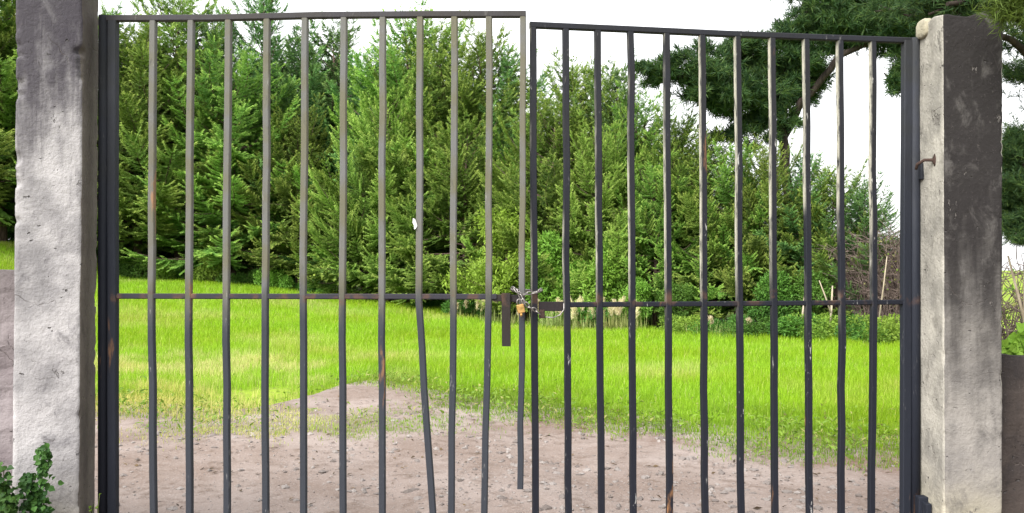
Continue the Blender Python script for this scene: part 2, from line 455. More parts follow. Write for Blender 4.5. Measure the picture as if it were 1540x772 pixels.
r = np.random.default_rng(71); n = 900
x = r.uniform(-5, 5.5, n); y = 5.3 + 5.5 * r.random(n); kk = (y < edge_y(x) + .3) & (fbm(x * 1.1, y * 1.1, 55, 3) > .44); x = x[kk]; y = y[kk]; n = len(x)
a = r.uniform(0, 6.28, n)
v, f = leaves(np.stack([x, y, drive_z(x, y) + .008], 1), np.stack([np.cos(a), np.sin(a), r.uniform(-.05, .45, n)], 1), np.array([[0, 0, 1.]]) + .4 * r.normal(size=(n, 3)), r.uniform(.02, .075, n), r.uniform(.006, .028, n), .15)
link('leaf_litter', np_mesh('leaf_litter', v, f, M_litter, {'v': r.random(n), 'tip': np.zeros(n)}))['kind'] = 'stuff'

# ------------------------------------------------------------------ meadow grass
FIELD = [(-34, 38), (-14, 33.5), (-6.6, 32.3), (-3.8, 30.2), (-1.4, 27), (.5, 24.2), (3.7, 21.6), (7.8, 18.7), (12, 15.5), (16, 12)]
FX = np.array([p[0] for p in FIELD]); FY = np.array([p[1] for p in FIELD])
def far_y(x): return np.interp(x, FX, FY)
def blades(y0, y1, dens, hmul, seed, wmul=1):
    r = np.random.default_rng(seed)
    hw = .62 * y1 + .8
    n = int(2 * hw * (y1 - y0) * dens)
    x = r.uniform(-hw, hw, n); y = r.uniform(y0, y1, n)
    k = (np.abs(x) < .62 * y + .8) & (y < far_y(x) + .8); x = x[k]; y = y[k]
    m = meadow(x, y); k = r.random(len(x)) < m; x = x[k]; y = y[k]; m = m[k]; n = len(x)
    d = np.clip(y - edge_y(x), 0, 9)
    h = (.05 + .15 * sstep(.0, 3.2, d) * (.6 + .8 * fbm(x * .7, y * .7, 61, 3))) * r.uniform(.6, 1.3, n) * hmul
    az = r.uniform(0, 2 * np.pi, n); lean = r.uniform(.05, .55, n)
    dirx = np.cos(az); diry = np.sin(az)
    w = (.0022 + .00040 * y) * r.uniform(.7, 1.3, n) * wmul
    wa = az + np.pi / 2 + r.uniform(-.6, .6, n)
    P = np.stack([x, y, top_z(x, y) - .01], 1)
    U = np.stack([np.cos(wa), np.sin(wa), np.zeros(n)], 1) * w[:, None]
    M = P + np.stack([dirx * lean * h * .35, diry * lean * h * .35, h * .62], 1)
    T = P + np.stack([dirx * lean * h, diry * lean * h, h * (1 - .25 * lean)], 1)
    v = np.stack([P - U / 2, P + U / 2, M + U * .38, M - U * .38, T], 1)
    q = np.arange(n)[:, None] * 5
    f = np.concatenate([q + np.array([[0, 1, 2]]), q + np.array([[0, 2, 3]]), q + np.array([[3, 2, 4]])])
    pn = fbm(x * .45, y * .45, 91, 3)
    mott = fbm(x * 2.2, y * 2.2, 47, 3)
    val = np.clip(.05 + .4 * r.random(n) + .62 * sstep(.3, 4.2, d) + .9 * (mott - .5) * sstep(6, 1, d) + .5 * (pn - .5), 0, 1)
    leftdry = sstep(.40, .56, fbm(x * .9, y * 1.3, 23, 3)) * sstep(-.5, -3.5, x) * sstep(9, 5, d)
    dry = np.clip(leftdry * (r.random(n) < .75) + sstep(.55, .8, pn) * .55 * (r.random(n) < .7) + (r.random(n) < .05) * .7, 0, 1)
    return v.reshape(-1, 3), f, np.tile(val, 3), np.tile(dry, 3)
Vs, Fs, As, Ds = [], [], [], []; off = 0
for a in [(6.6, 10, 2500, .85, 1), (10, 15, 1500, .85, 2), (15, 22, 800, .85, 3), (22, 39, 380, .9, 4)]:
    v, f, av, dv = blades(*a); Vs.append(v); Fs.append(f + off); As.append(av); Ds.append(dv); off += len(v)
link('grass', np_mesh('grass', np.concatenate(Vs), np.concatenate(Fs), M_grass, {'v': np.concatenate(As), 'tip': np.concatenate(Ds)}))['kind'] = 'stuff'

# low weeds along the edge of the driveway
r = np.random.default_rng(21); n = 10000
x = r.uniform(-6, 7, n); y = edge_y(x) + r.normal(.8, 1.0, n)
k = (r.random(n) < np.clip(meadow(x, y) * 1.3, 0, 1)) & (fbm(x * 1.5, y * 1.5, 15, 3) > .43) & (y > 6); x = x[k]; y = y[k]; n = len(x)
az = r.uniform(0, 6.28, n); el = r.uniform(.1, 1.0, n)
D = np.stack([np.cos(az) * np.cos(el), np.sin(az) * np.cos(el), np.sin(el)], 1)
P = np.stack([x, y, top_z(x, y) + r.uniform(.0, .13, n)], 1)
v, f = leaves(P, D, np.array([[0, 0, 1.]]) + .4 * r.normal(size=(n, 3)), r.uniform(.035, .085, n), r.uniform(.014, .034, n), .2)
link('weeds', np_mesh('weeds', v, f, M_weed, {'v': r.random(n), 'tip': (r.random(n) < .15) * .8}))['kind'] = 'stuff'

# ------------------------------------------------------------------ cypress trees
def cypress_meshes(seed, H=10.0, Rr=2.7, nb=150, skirt=.09, lean=0):
    r = np.random.default_rng(seed); tr = MB()
    ph = r.uniform(0, 6, 2)
    def axis_pt(z): return np.array([.10 * math.sin(z * .7 + ph[0]) * z / H + lean * z, .10 * math.sin(z * .6 + ph[1]) * z / H, z])
    zs = np.linspace(-.3, H * .97, 12)
    tr.tube([axis_pt(max(z, 0)) + np.array([0, 0, min(z, 0)]) for z in zs], [.17 * (1 - z / H) + .012 for z in zs], 8)
    SP, SD, SL, SV, ST = [], [], [], [], []
    for i in range(nb):
        u = ((i + r.random()) / nb) ** 1.08
        z = H * (skirt + (.985 - skirt) * u)
        prof = (1 - u) ** .66 * (.80 + .2 * min(1, u / .12))
        L = Rr * prof * r.uniform(.45, 1.38) + .2
        az = i * 2.39996 + r.normal(0, .35)
        s0 = .05 + .90 * u ** 2.0 + r.normal(0, .10)
        dr = .50 * (1 - u) + r.normal(0, .10); up = .54 + r.normal(0, .15)
        K = max(6, int(L / .10))
        t = np.linspace(.10, 1, K)
        a2 = az + r.normal(0, .25) * t ** 2
        rad = L * t * (1 - .12 * s0)
        p0 = axis_pt(z)
        pts = np.stack([p0[0] + rad * np.cos(a2), p0[1] + rad * np.sin(a2), z + L * (s0 * t - dr * t ** 2 + up * t ** 3)], 1)
        tan = nrm(np.gradient(pts, axis=0))
        if L > .7: tr.tube([p0] + [pts[j] for j in range(0, K, max(1, K // 4))], np.linspace(.012 + .014 * L, .006, len(range(0, K, max(1, K // 4))) + 1), 4, False)
        side = nrm(np.cross(tan, np.array([[0, 0, 1.]])))
        tone = r.normal(0, .20)
        for sg in (-1, 1):
            ang = r.normal(.66, .14, K); dz = r.normal(-.26, .17, K) + .18 * t ** 2
            d = tan * np.cos(ang)[:, None] + side * (sg * np.sin(ang))[:, None]; d[:, 2] += dz
            l = np.clip((.36 * L * (1 - .62 * t) * (.4 + .6 * np.minimum(1, t / .3)) + .16) * r.uniform(.65, 1.2, K), .1, 1.25)
            ok = r.random(K) < .30 + .75 * t
            SP.append(pts[ok]); SD.append(nrm(d)[ok]); SL.append(l[ok])
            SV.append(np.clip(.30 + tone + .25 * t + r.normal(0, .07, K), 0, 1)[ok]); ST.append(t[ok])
        SP.append(pts[-1:]); SD.append(tan[-1:]); SL.append(np.array([.34])); SV.append(np.array([.6])); ST.append(np.array([1.]))
    # leader
    top = axis_pt(H * .93)
    for j in range(9):
        a = r.uniform(0, 6.28); SP.append(top[None] + np.array([[0, 0, j * H * .009]])); SD.append(nrm(np.array([[math.cos(a) * .6, math.sin(a) * .6, 1.]]))); SL.append(np.array([.38 - .02 * j])); SV.append(np.array([.5])); ST.append(np.array([1.]))
    SP = np.concatenate(SP); SD = np.concatenate(SD); SL = np.concatenate(SL); SV = np.concatenate(SV); ST = np.concatenate(ST)
    m = np.maximum((SL / .036).astype(int), 3)
    idx = np.repeat(np.arange(len(SP)), m)
    j = np.arange(len(idx)) - np.repeat(np.cumsum(m) - m, m)
    s = (j + .6) / np.repeat(m, m)
    Sd = nrm(np.cross(SD, np.array([[0, 0, 1.]]) + .12 * r.normal(size=SD.shape)))
    pp = SP[idx] + SD[idx] * (s * SL[idx])[:, None]
    pp[:, 2] += SL[idx] * (.24 * s ** 2.2 - .24 * s)            # a slight sag and lifted tip
    P, D, Nn, ln, wdt, val, tip = [], [], [], [], [], [], []
    for sg in (-1, 1, 0):
        c = r.normal(.62, .18, len(idx)) * (1 if sg else .5)
        d = SD[idx] * np.cos(c)[:, None] + Sd[idx] * (sg * np.sin(c))[:, None] + r.normal(0, .10, (len(idx), 3))
        d[:, 2] -= .05 if sg else .75
        ou = pp.copy(); ou[:, 2] = 0; ou = nrm(ou)
        nn = np.array([[0, 0, .75]]) + ou * .6 + .28 * r.normal(size=(len(idx), 3))
        P.append(pp); D.append(d); Nn.append(nn)
        ln.append((.15 - .06 * s) * r.uniform(.7, 1.3, len(idx))); wdt.append(r.uniform(.026, .044, len(idx)))
        val.append(np.clip(SV[idx] + r.normal(0, .06, len(idx)), 0, 1))
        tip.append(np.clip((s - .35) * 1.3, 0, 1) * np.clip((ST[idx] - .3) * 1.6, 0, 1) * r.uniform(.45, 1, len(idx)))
    v, f = leaves(np.concatenate(P), np.concatenate(D), np.concatenate(Nn), np.concatenate(ln), np.concatenate(wdt), .08)
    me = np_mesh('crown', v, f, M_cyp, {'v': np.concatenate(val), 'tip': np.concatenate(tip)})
    to = tr.build('trunk', M_bark); tm = to.data; bpy.data.objects.remove(to)
    return me, tm
CYP = [cypress_meshes(100, 10, 3.8, 120, .14), cypress_meshes(101, 10, 3.4, 114, .11), cypress_meshes(102, 10, 4.2, 125, .15),
       cypress_meshes(103, 10, 3.0, 112, .07, .012), cypress_meshes(104, 10, 4.0, 122, .10), cypress_meshes(105, 10, 3.6, 116, .13, -.01)]
G_TREES = 'cypress trees at the edge of the meadow'
rt = random.Random(5)
def cypress(px, top, Y, vi, wide, label, mat=None, group=G_TREES, name='cypress_tree'):
    b = base(px, Y); h = EYE + (HY - top) / F * Y - b.z
    e = empty(name, b, label, 'tree', group, rt.uniform(0, 6.28), (wide * h / 10, wide * h / 10, h / 10))
    cr, tk = CYP[vi]
    c_ = link('crown', cr, e); link('trunk', tk, e)
    if mat:
        c_.material_slots[0].link = 'OBJECT'; c_.material_slots[0].material = mat
    return e
B = M_cyp_blue; YL = M_cyp_yel
TREES = [
 # px, top, Y, variant, width, label, material
 (2, -60, 33, 0, 1.1, 'tall cypress seen in the gap left of the pale left pillar', None),
 (-70, -40, 31, 2, 1.1, 'cypress at the far left edge of the photo, mostly outside it', None),
 (168, 34, 36.5, 3, 1.0, 'dark cypress whose top rises behind the left gate post', B),
 (208, 62, 34, 0, 1.15, 'full green cypress behind the first bar of the left gate leaf', None),
 (268, 8, 35.5, 5, 1.0, 'cypress with a tip poking above the rail left of the second left bar', None),
 (322, 48, 37, 1, 1.0, 'cypress with a thin leaning tip just left of the third left bar', B),
 (350, 104, 33.6, 4, 1.15, 'broad low cypress behind the third and fourth left bars, sky over its top', None),
 (404, -8, 36, 3, .85, 'cypress with a narrow bare spire rising over the rail at the fourth left bar', B),
 (452, 92, 36.5, 0, 1.0, 'dark bluish cypress behind the fifth left bar', B),
 (498, 52, 37, 1, 1.05, 'tall dark cypress with pointed top beside the sixth left bar', B),
 (448, 190, 33, 2, 1.0, 'lower cypress with drooping sprays behind the fifth left bar, before darker trees', None),
 (548, 102, 35, 3, 1.0, 'cypress with a bent top between the sixth and seventh left bars', B),
 (588, 88, 34, 5, .95, 'bluish green cypress just right of the seventh left bar', B),
 (616, 42, 33, 1, 1.05, 'tallest cypress in the middle, its tip left of the bent bar', None),
 (654, 66, 32, 0, 1.0, 'cypress with a forked top right of the bent bar', None),
 (582, 148, 30.8, 4, .85, 'yellowish green cypress standing before the others at the seventh left bar', YL),
 (545, 250, 30.6, 2, .95, 'low wide cypress with drooping boughs over the meadow near the sixth left bar', None),
 (640, 240, 29.6, 0, 1.1, 'low cypress with a dark hollow under it beside the bent bar', None),
 (718, 78, 31, 5, 1.0, 'pointed cypress between the two last bars of the left leaf', None),
 (762, 98, 31.5, 3, 1.0, 'cypress with a ragged drooping top just left of the gap between the leaves', B),
 (700, 190, 28.6, 1, 1.1, 'shorter cypress behind the ninth left bar', None),
 (792, 205, 28.5, 4, .95, 'green cypress behind the gap between the two leaves', None),
 (868, 116, 28, 5, .95, 'cypress with pointed top between the first two bars of the right leaf', None),
 (898, 122, 27.4, 1, .9, 'cypress peeping over its neighbours at the second right bar', None),
 (930, 116, 27, 3, .9, 'dark spired cypress just left of the third right bar', B),
 (836, 172, 26.4, 0, 1.0, 'leafy cypress behind the first bar of the right leaf', None),
 (972, 164, 25.6, 4, .9, 'cypress with drooping light sprays right of the third right bar', None),
 (905, 215, 25, 2, .85, 'lower yellow tipped cypress behind the second right bar', YL),
 (1012, 196, 25, 5, .95, 'cypress behind the fourth right bar under the pine boughs', None),
 (1062, 216, 24, 0, .95, 'bright green cypress behind the fifth right bar', None),
 (1108, 230, 23.2, 1, 1.0, 'cypress behind the sixth right bar', None),
 (985, 262, 23.8, 4, .95, 'low cypress with pale upswept sprays left of the fourth right bar', None),
 (1160, 240, 22.6, 2, .85, 'cypress hiding the pine trunk at the seventh right bar', None),
 (1205, 244, 22.3, 3, 1.0, 'cypress with feathery top beside the eighth right bar', B),
 (1252, 262, 21.8, 5, 1.05, 'small rounded cypress behind the ninth right bar', None),
 (1296, 286, 21.4, 4, 1.0, 'smallest cypress at the right end, near the last right bar', B),
]
for a in TREES: cypress(*a)
for px, top, Y, vi in [(60, 80, 41, 0), (120, 75, 42, 2), (240, 85, 43, 4), (310, 95, 42, 0), (380, 125, 42, 2), (430, 130, 41, 0), (480, 120, 42, 5), (530, 150, 41, 4), (610, 120, 40, 2), (680, 140, 38, 2), (740, 165, 37, 0),
                       (810, 225, 36, 4), (860, 225, 34, 2), (960, 220, 32, 0), (1040, 250, 30, 2), (1130, 270, 28, 4), (-20, 20, 40, 4), (1210, 300, 26, 0)]:
    cypress(px, top, Y, vi, 1.1, 'dark cypress deep in the plantation behind the front row of trees', B, 'cypresses behind the front row')

# ------------------------------------------------------------------ bushes
def bush_mesh(seed, n, size, mat, lumps=7, flat=.75, tall=0):
    r = np.random.default_rng(seed)
    cs = np.stack([r.uniform(-.6, .6, lumps), r.uniform(-.6, .6, lumps), r.uniform(.25, .75, lumps) * flat], 1)
    if tall: cs = np.stack([r.normal(0, .33, lumps), r.normal(0, .33, lumps), np.linspace(.25, tall, lumps)], 1); cs[:, :2] *= np.linspace(1.25, .4, lumps)[:, None]
    rs = r.uniform(.25, .42, lumps)
    i = r.integers(0, lumps, n); d = nrm(r.normal(size=(n, 3)))
    rad = rs[i] * (r.random(n) ** .4)
    P = cs[i] + d * rad[:, None] * np.array([1, 1, .85]); P[:, 2] = np.abs(P[:, 2])
    D = d + .8 * r.normal(size=(n, 3)); D[:, 2] += .15
    N = np.array([[0, 0, 1.]]) * .8 + d * .5 + .5 * r.normal(size=(n, 3))
    v, f = leaves(P, D, N, r.uniform(.6, 1.3, n) * size, r.uniform(.4, .75, n) * size * .75, .15)
    me = np_mesh('foliage', v, f, mat, {'v': np.clip(r.random(n) * .6 + (r.random(lumps) * .5)[i], 0, 1), 'tip': np.zeros(n)})
    s = MB()
    for q in range(lumps):
        s.tube([(0, 0, -.05), cs[q] * np.array([.4, .4, .5]), cs[q]], [.018, .012, .005], 5)
    so_ = s.build('stem', M_stem); sm = so_.data; bpy.data.objects.remove(so_)
    return me, sm
BUSH = [bush_mesh(1, 3200, .085, M_bush), bush_mesh(2, 2800, .10, M_bush, 5, .9), bush_mesh(3, 3600, .085, M_bush_l), bush_mesh(4, 3000, .11, M_bush_l, 9, 1.0),
        bush_mesh(5, 7500, .11, M_bush_l, 15, 1, 2.0), bush_mesh(6, 6500, .10, M_bush, 14, 1, 1.7)]
def bush(px, Y, vi, w, h, label, group='bushes along the foot of the trees', name='bush', cat='bush', z=None):
    b = base(px, Y)
    if z is not None: b.z = z
    e = empty(name, b, label, cat, group, rt.uniform(0, 6.28), (w, w, h))
    link('foliage', BUSH[vi][0], e); link('stem', BUSH[vi][1], e); return e
for a in [
 (188, 32.6, 0, .9, 1.0, 'low green bush at the foot of the trees by the left gate post'),
 (238, 32.4, 2, .8, .8, 'small bright bush just right of the first left bar'),
 (270, 32.6, 1, .8, 1.0, 'dark little bush left of the second left bar at the tree foot'),
 (322, 32.2, 4, .7, .8, 'upright light green shrub left of the third left bar'),
 (365, 32.4, 0, .9, .9, 'low bush between the third and fourth left bars'),
 (418, 32.0, 2, .9, 1.0, 'bright leafy bush right of the fourth left bar'),
 (462, 31.8, 0, .9, .75, 'ground-hugging bush beside the fifth left bar at the meadow edge'),
 (488, 31.5, 2, .6, .45, 'lowest tuft of leaves left of the sixth left bar'),
 (640, 29.0, 0, .8, .55, 'dark low bush under the mid rail beside the bent bar'),
 (700, 27.2, 1, .9, .75, 'dark green bush by the ninth left bar with plumes before it'),
 (725, 26.8, 0, .8, .9, 'bush under the drooping conifer left of the hanging plate'),
 (830, 24.4, 4, 1.15, 1.15, 'bright leafy shrub right of the gap, over the straw plumes'),
 (868, 24.0, 4, 1.0, .8, 'bright rounded bush between the first two right bars'),
 (915, 23.4, 4, 1.05, 1.05, 'broad light green shrub right of the second right bar'),
 (900, 22.9, 1, .9, .9, 'low dark green bush behind the straw at the second right bar'),
 (955, 22.6, 4, .65, .6, 'small bright shrub at the third right bar'),
 (1015, 22.0, 5, .65, .65, 'leafy shrub behind the fourth right bar'),
 (1035, 21.0, 2, .8, .62, 'low pale bush between the fourth and fifth right bars'),
 (1085, 20.6, 0, .8, .75, 'low bush between the fifth and sixth right bars'),
 (1130, 20.2, 0, .9, .7, 'low green bush between the sixth and seventh right bars'),
 (1185, 19.8, 1, .9, .72, 'green undergrowth bush between the seventh and eighth right bars'),
 (1222, 20.4, 5, .9, .8, 'taller green bush rising between the eighth and ninth right bars before the thicket'),
 (1170, 20.8, 5, .9, .8, 'taller dark green bush behind the seventh right bar'),
 (1238, 19.4, 2, .9, .75, 'bright undergrowth bush between the eighth and ninth right bars'),
 (1290, 18.9, 0, .9, .82, 'green undergrowth bush between the last two right bars'),
 (1336, 18.4, 2, .85, .80, 'bright undergrowth bush between the last bar and the right gate post'),
]: bush(*a)

for px, Y in [(-60, 36), (-25, 37), (5, 36), (35, 38), (75, 38), (120, 38), (165, 38), (205, 38.5), (250, 38), (300, 38.5), (350, 38), (410, 38)]:
    bush(px, Y, 5, 1.7, 1.0, 'dark understorey shrub in the shade behind the first row of conifers', 'shrubs in the shade of the plantation')

# small broadleaf tree in front of the conifers, in the middle
e = empty('young_tree', base(762, 25.6), 'young broadleaf tree with bright yellow-green leaves behind the padlocked gap', 'tree', None, 0, (1.2, 1.2, 1.12))
r = np.random.default_rng(44); s = MB(); tips = []
s.tube([(0, 0, -.1), (.03, 0, .6), (0, .03, 1.6), (.05, 0, 2.9)], [.06, .05, .035, .015], 7)
for i in range(38):
    z = r.uniform(.3, 2.7); a = i * 2.4; L = r.uniform(.7, 1.45) * (1.15 - z / 3.6)
    p = [np.array([0, 0, z]), np.array([math.cos(a) * L * .55, math.sin(a) * L * .55, z + L * .22]), np.array([math.cos(a) * L, math.sin(a) * L, z + L * .45])]
    s.tube(p, [.018, .012, .005], 5)
    for t in np.linspace(.3, 1.1, 8): tips.append(p[0] * (1 - t) ** 2 + 2 * t * (1 - t) * p[1] + t * t * p[2] if t <= 1 else p[2] + r.normal(0, .08, 3))
tips = np.array(tips); i = r.integers(0, len(tips), 12000)
P = tips[i] + r.normal(0, .11, (len(i), 3)); D = r.normal(size=(len(i), 3)); D[:, 2] -= .1
v, f = leaves(P, D, np.array([[0, 0, 1.]]) + .5 * r.normal(size=(len(i), 3)), r.uniform(.08, .15, len(i)), r.uniform(.035, .06, len(i)), .15)
link('crown', np_mesh('crown', v, f, M_lime, {'v': np.clip(r.random(len(i)) * .6 + r.random(len(tips))[i] * .5, 0, 1), 'tip': np.zeros(len(i))}), e)
s.build('trunk', M_bark, e)

# ------------------------------------------------------------------ plume grass tussocks
def plume_grass(px, Y, h, nb, npl, seed, label):
    r = np.random.default_rng(seed); b = base(px, Y)
    e = empty('plume_grass', b, label, 'ornamental grass', 'straw-coloured plume grass tussocks')
    az = r.uniform(0, 6.28, nb); el = r.uniform(.75, 1.5, nb)
    D = np.stack([np.cos(az) * np.cos(el), np.sin(az) * np.cos(el), np.sin(el)], 1)
    P = np.stack([r.normal(0, .2, nb), r.normal(0, .12, nb), np.zeros(nb)], 1)
    v, f = leaves(P, D, np.stack([np.cos(az), np.sin(az), np.full(nb, .3)], 1), r.uniform(.35, .8, nb) * h, r.uniform(.012, .024, nb), .25)
    link('blades', np_mesh('blades', v, f, M_straw, {'v': r.random(nb), 'tip': np.zeros(nb)}), e)
    for q in range(npl):
        a = r.uniform(0, 6.28); d = np.array([math.cos(a) * .25, math.sin(a) * .12, 1.]); d /= np.linalg.norm(d)
        o = np.array([r.normal(0, .28), r.normal(0, .15), 0]) + d * h * r.uniform(.42, .62)
        m = 150; t = r.random(m); pl = h * r.uniform(.26, .46)
        pp = o + d * (t * pl)[:, None] + r.normal(0, .014, (m, 3)); dd_ = d + r.normal(0, .36, (m, 3))
        v, f = leaves(pp, dd_, r.normal(size=(m, 3)), (.11 * np.sin(np.pi * np.clip(t * .85 + .1, 0, 1)) + .03), np.full(m, .012), .2)
        link('plume', np_mesh('plume', v, f, M_plume, {'v': r.random(m), 'tip': np.zeros(m)}), e)
for a in [(690, 26.6, .62, 60, 2, 1, 'small straw plume grass left of the tenth left bar'),
          (746, 24.6, .80, 110, 4, 2, 'cream plume grass just left of the hanging gate plate'),
          (772, 24.0, .55, 80, 2, 3, 'low straw tuft right behind the hanging plate'),
          (832, 23.2, .85, 140, 6, 4, 'straw plume grass left of the first right bar'),
          (866, 22.8, .90, 170, 7, 5, 'tall straw plume grass between the first and second right bars'),
          (890, 22.6, .70, 120, 4, 6, 'shorter straw tuft left of the second right bar'),
          (920, 22.2, .85, 150, 6, 7, 'cream plume grass right of the second right bar'),
          (945, 22.0, .80, 130, 6, 8, 'cream plume grass left of the third right bar'),
          (1052, 20.6, .5, 40, 1, 9, 'thin dry tuft by the fifth right bar'),
          (1082, 20.2, .6, 40, 1, 10, 'dry tuft with pinkish seed heads right of the fifth right bar')]:
    plume_grass(*a)

# ------------------------------------------------------------------ brown thickets, dead saplings
def thicket(px, Y, w, h, n, seed, label, z=None, mat=None, group='bare brown thickets beyond the meadow'):
    r = np.random.default_rng(seed); b = base(px, Y)
    if z is not None: b.z = z
    e = empty('thicket', b, label, 'thicket', group); s = MB()
    for i in range(n):
        x0, y0 = r.uniform(-w, w), r.uniform(-w * .6, w * .6)
        hh = h * r.uniform(.45, 1.1) * (1 - .3 * abs(x0 / w)); a = r.uniform(0, 6.28); ln = hh * r.uniform(.1, .5)
        pts = [np.array([x0 + math.cos(a) * ln * t ** 1.6, y0 + math.sin(a) * ln * t ** 1.6, hh * t - .05]) for t in (0, .3, .65, 1)]
        pts = [p + r.normal(0, .03, 3) for p in pts]
        s.tube(pts, [.013, .011, .008, .004], 3, False)
        for q in range(5):
            t = r.integers(1, 4); p = pts[t]; d = r.normal(size=3); d[2] = abs(d[2]) * .7; d = d / np.linalg.norm(d) * hh * r.uniform(.12, .28)
            s.tube([p, p + d * .5 + r.normal(0, .02, 3), p + d], [.008, .006, .004], 3, False)
    s.build('twigs', mat or M_twig, e)
    m = 260; P = np.stack([r.uniform(-w, w, m), r.uniform(-w * .6, w * .6, m), r.uniform(.1, .9, m) * h], 1)
    v, f = leaves(P, r.normal(size=(m, 3)), r.normal(size=(m, 3)), np.full(m, .08), np.full(m, .05), .1)
    link('leaves', np_mesh('leaves', v, f, M_weed, {'v': r.random(m), 'tip': (r.random(m) < .5) * 1.}), e)
thicket(1262, 22.0, .6, 1.7, 200, 1, 'low bare brown thicket at the ninth right bar')
thicket(1300, 21.2, .7, 2.2, 520, 2, 'bare brown thicket between the last two right bars under the small cypress')
thicket(1343, 20.4, .8, 2.5, 620, 3, 'tallest brown thicket between the last bar and the right gate post')
thicket(1385, 19.6, .9, 2.3, 250, 4, 'brown thicket mostly hidden behind the right gate post')
thicket(1535, 12.5, 1.0, 1.8, 260, 5, 'brown thicket above the dark wall right of the right pillar')
def sapling(px, Y, segs, label):
    b = base(px, Y); s = MB()
    for a, c_, r0 in segs: s.tube([W(*a, Y), (W(*a, Y) + W(*c_, Y)) / 2 + Vector((.02, .03, 0)), W(*c_, Y)], [r0, r0 * .85, r0 * .5], 6)
    tag(s.build('dead_stem', M_pale, None, b), label, 'dead branch', 'pale dead stems by the thicket')
sapling(1205, 19.9, [((1203, 500), (1212, 428), .03)], 'single pale dead stem just left of the eighth right bar')
sapling(1246, 19.6, [((1248, 495), (1252, 430), .03), ((1249, 470), (1232, 422), .02)], 'forked pale dead stem left of the ninth right bar')
sapling(1330, 19.0, [((1322, 480), (1334, 385), .02)], 'thin leaning pale stem right of the last right bar')
sapling(1533, 9.0, [((1545, 500), (1516, 385), .018), ((1540, 495), (1541, 395), .014)], 'two crossing pale stems right of the right pillar')

# ------------------------------------------------------------------ pines
def needles(P0, Dm, r, per, ln, wd_):
    n = len(P0); idx = np.repeat(np.arange(n), per)
    d = nrm(Dm[idx] * .9 + r.normal(size=(n * per, 3)) * .75)
    base_ = P0[idx] + Dm[idx] * r.uniform(-.10, .06, n * per)[:, None]
    return leaves(base_, d, r.normal(size=d.shape), ln * r.uniform(.7, 1.2, n * per), np.full(n * per, wd_), .1, .4), idx
def pine(b, limbs, clumps, seed, label, ln=.25, wd_=.024, per=22):
    """limbs: lists of ((px, py, Y), radius); clumps: (px, py, Y, rx, ry (metres), tufts)"""
    r = np.random.default_rng(seed); e = empty('pine_tree', b, label, 'tree'); s = MB()
    bl = Vector(b)
    for lb in limbs:
        pts = [W(*p) - bl for p, q in lb]; rad = [q for p, q in lb]
        # resample for a natural wobble
        P2, R2 = [], []
        for i in range(len(pts) - 1):
            for t in (0, .33, .66): P2.append(pts[i].lerp(pts[i + 1], t) + Vector(r.normal(0, rad[i] * .28, 3))); R2.append(rad[i] * (1 - t) + rad[i + 1] * t)
        P2.append(pts[-1]); R2.append(rad[-1]); s.tube(P2, R2, 8)
    TP, TD, TV = [], [], []
    allp = [W(*p) - bl for lb in limbs for p, q in lb]
    for px, py, Y, rx, ry, nt_ in clumps:
        c_ = np.array(W(px, py, Y) - bl)
        nsub = max(4, nt_ // 11)
        near = min(allp, key=lambda p: (p - Vector(c_)).length)
        for q in range(nsub):
            d = nrm(r.normal(size=3)); o = c_ + d * np.array([rx, rx, ry]) * 1.3 * r.random() ** .4
            st = np.array(near) * .35 + c_ * .65 - np.array([0, 0, ry * .4])
            s.tube([st, (st + o) / 2 + r.normal(0, .04, 3), o], [.016, .011, .006], 4, False)
            m = nt_ // nsub; u = r.random(m)
            out = nrm(o - st); tp = o + r.normal(0, 1, (m, 3)) * np.array([.24, .24, .11]) * (rx * .75 + .12) - out * (u * .12)[:, None]
            td = nrm(out * .7 + np.array([0, 0, .35]) + r.normal(0, .55, (m, 3)))
            TP.append(tp); TD.append(td); TV.append(np.full(m, np.clip(r.normal(.45, .2), 0, 1)))
    TP = np.concatenate(TP); TD = np.concatenate(TD); TV = np.concatenate(TV)
    (v, f), idx = needles(TP, TD, r, per, ln, wd_)
    s.build('trunk', M_pbark, e)
    link('crown', np_mesh('crown', v, f, M_pine, {'v': np.clip(TV[idx] + r.normal(0, .12, len(idx)), 0, 1), 'tip': (r.random(len(idx)) < .25) * .7}), e)
    return e
YP = 24.6
KP = YP / 17.0
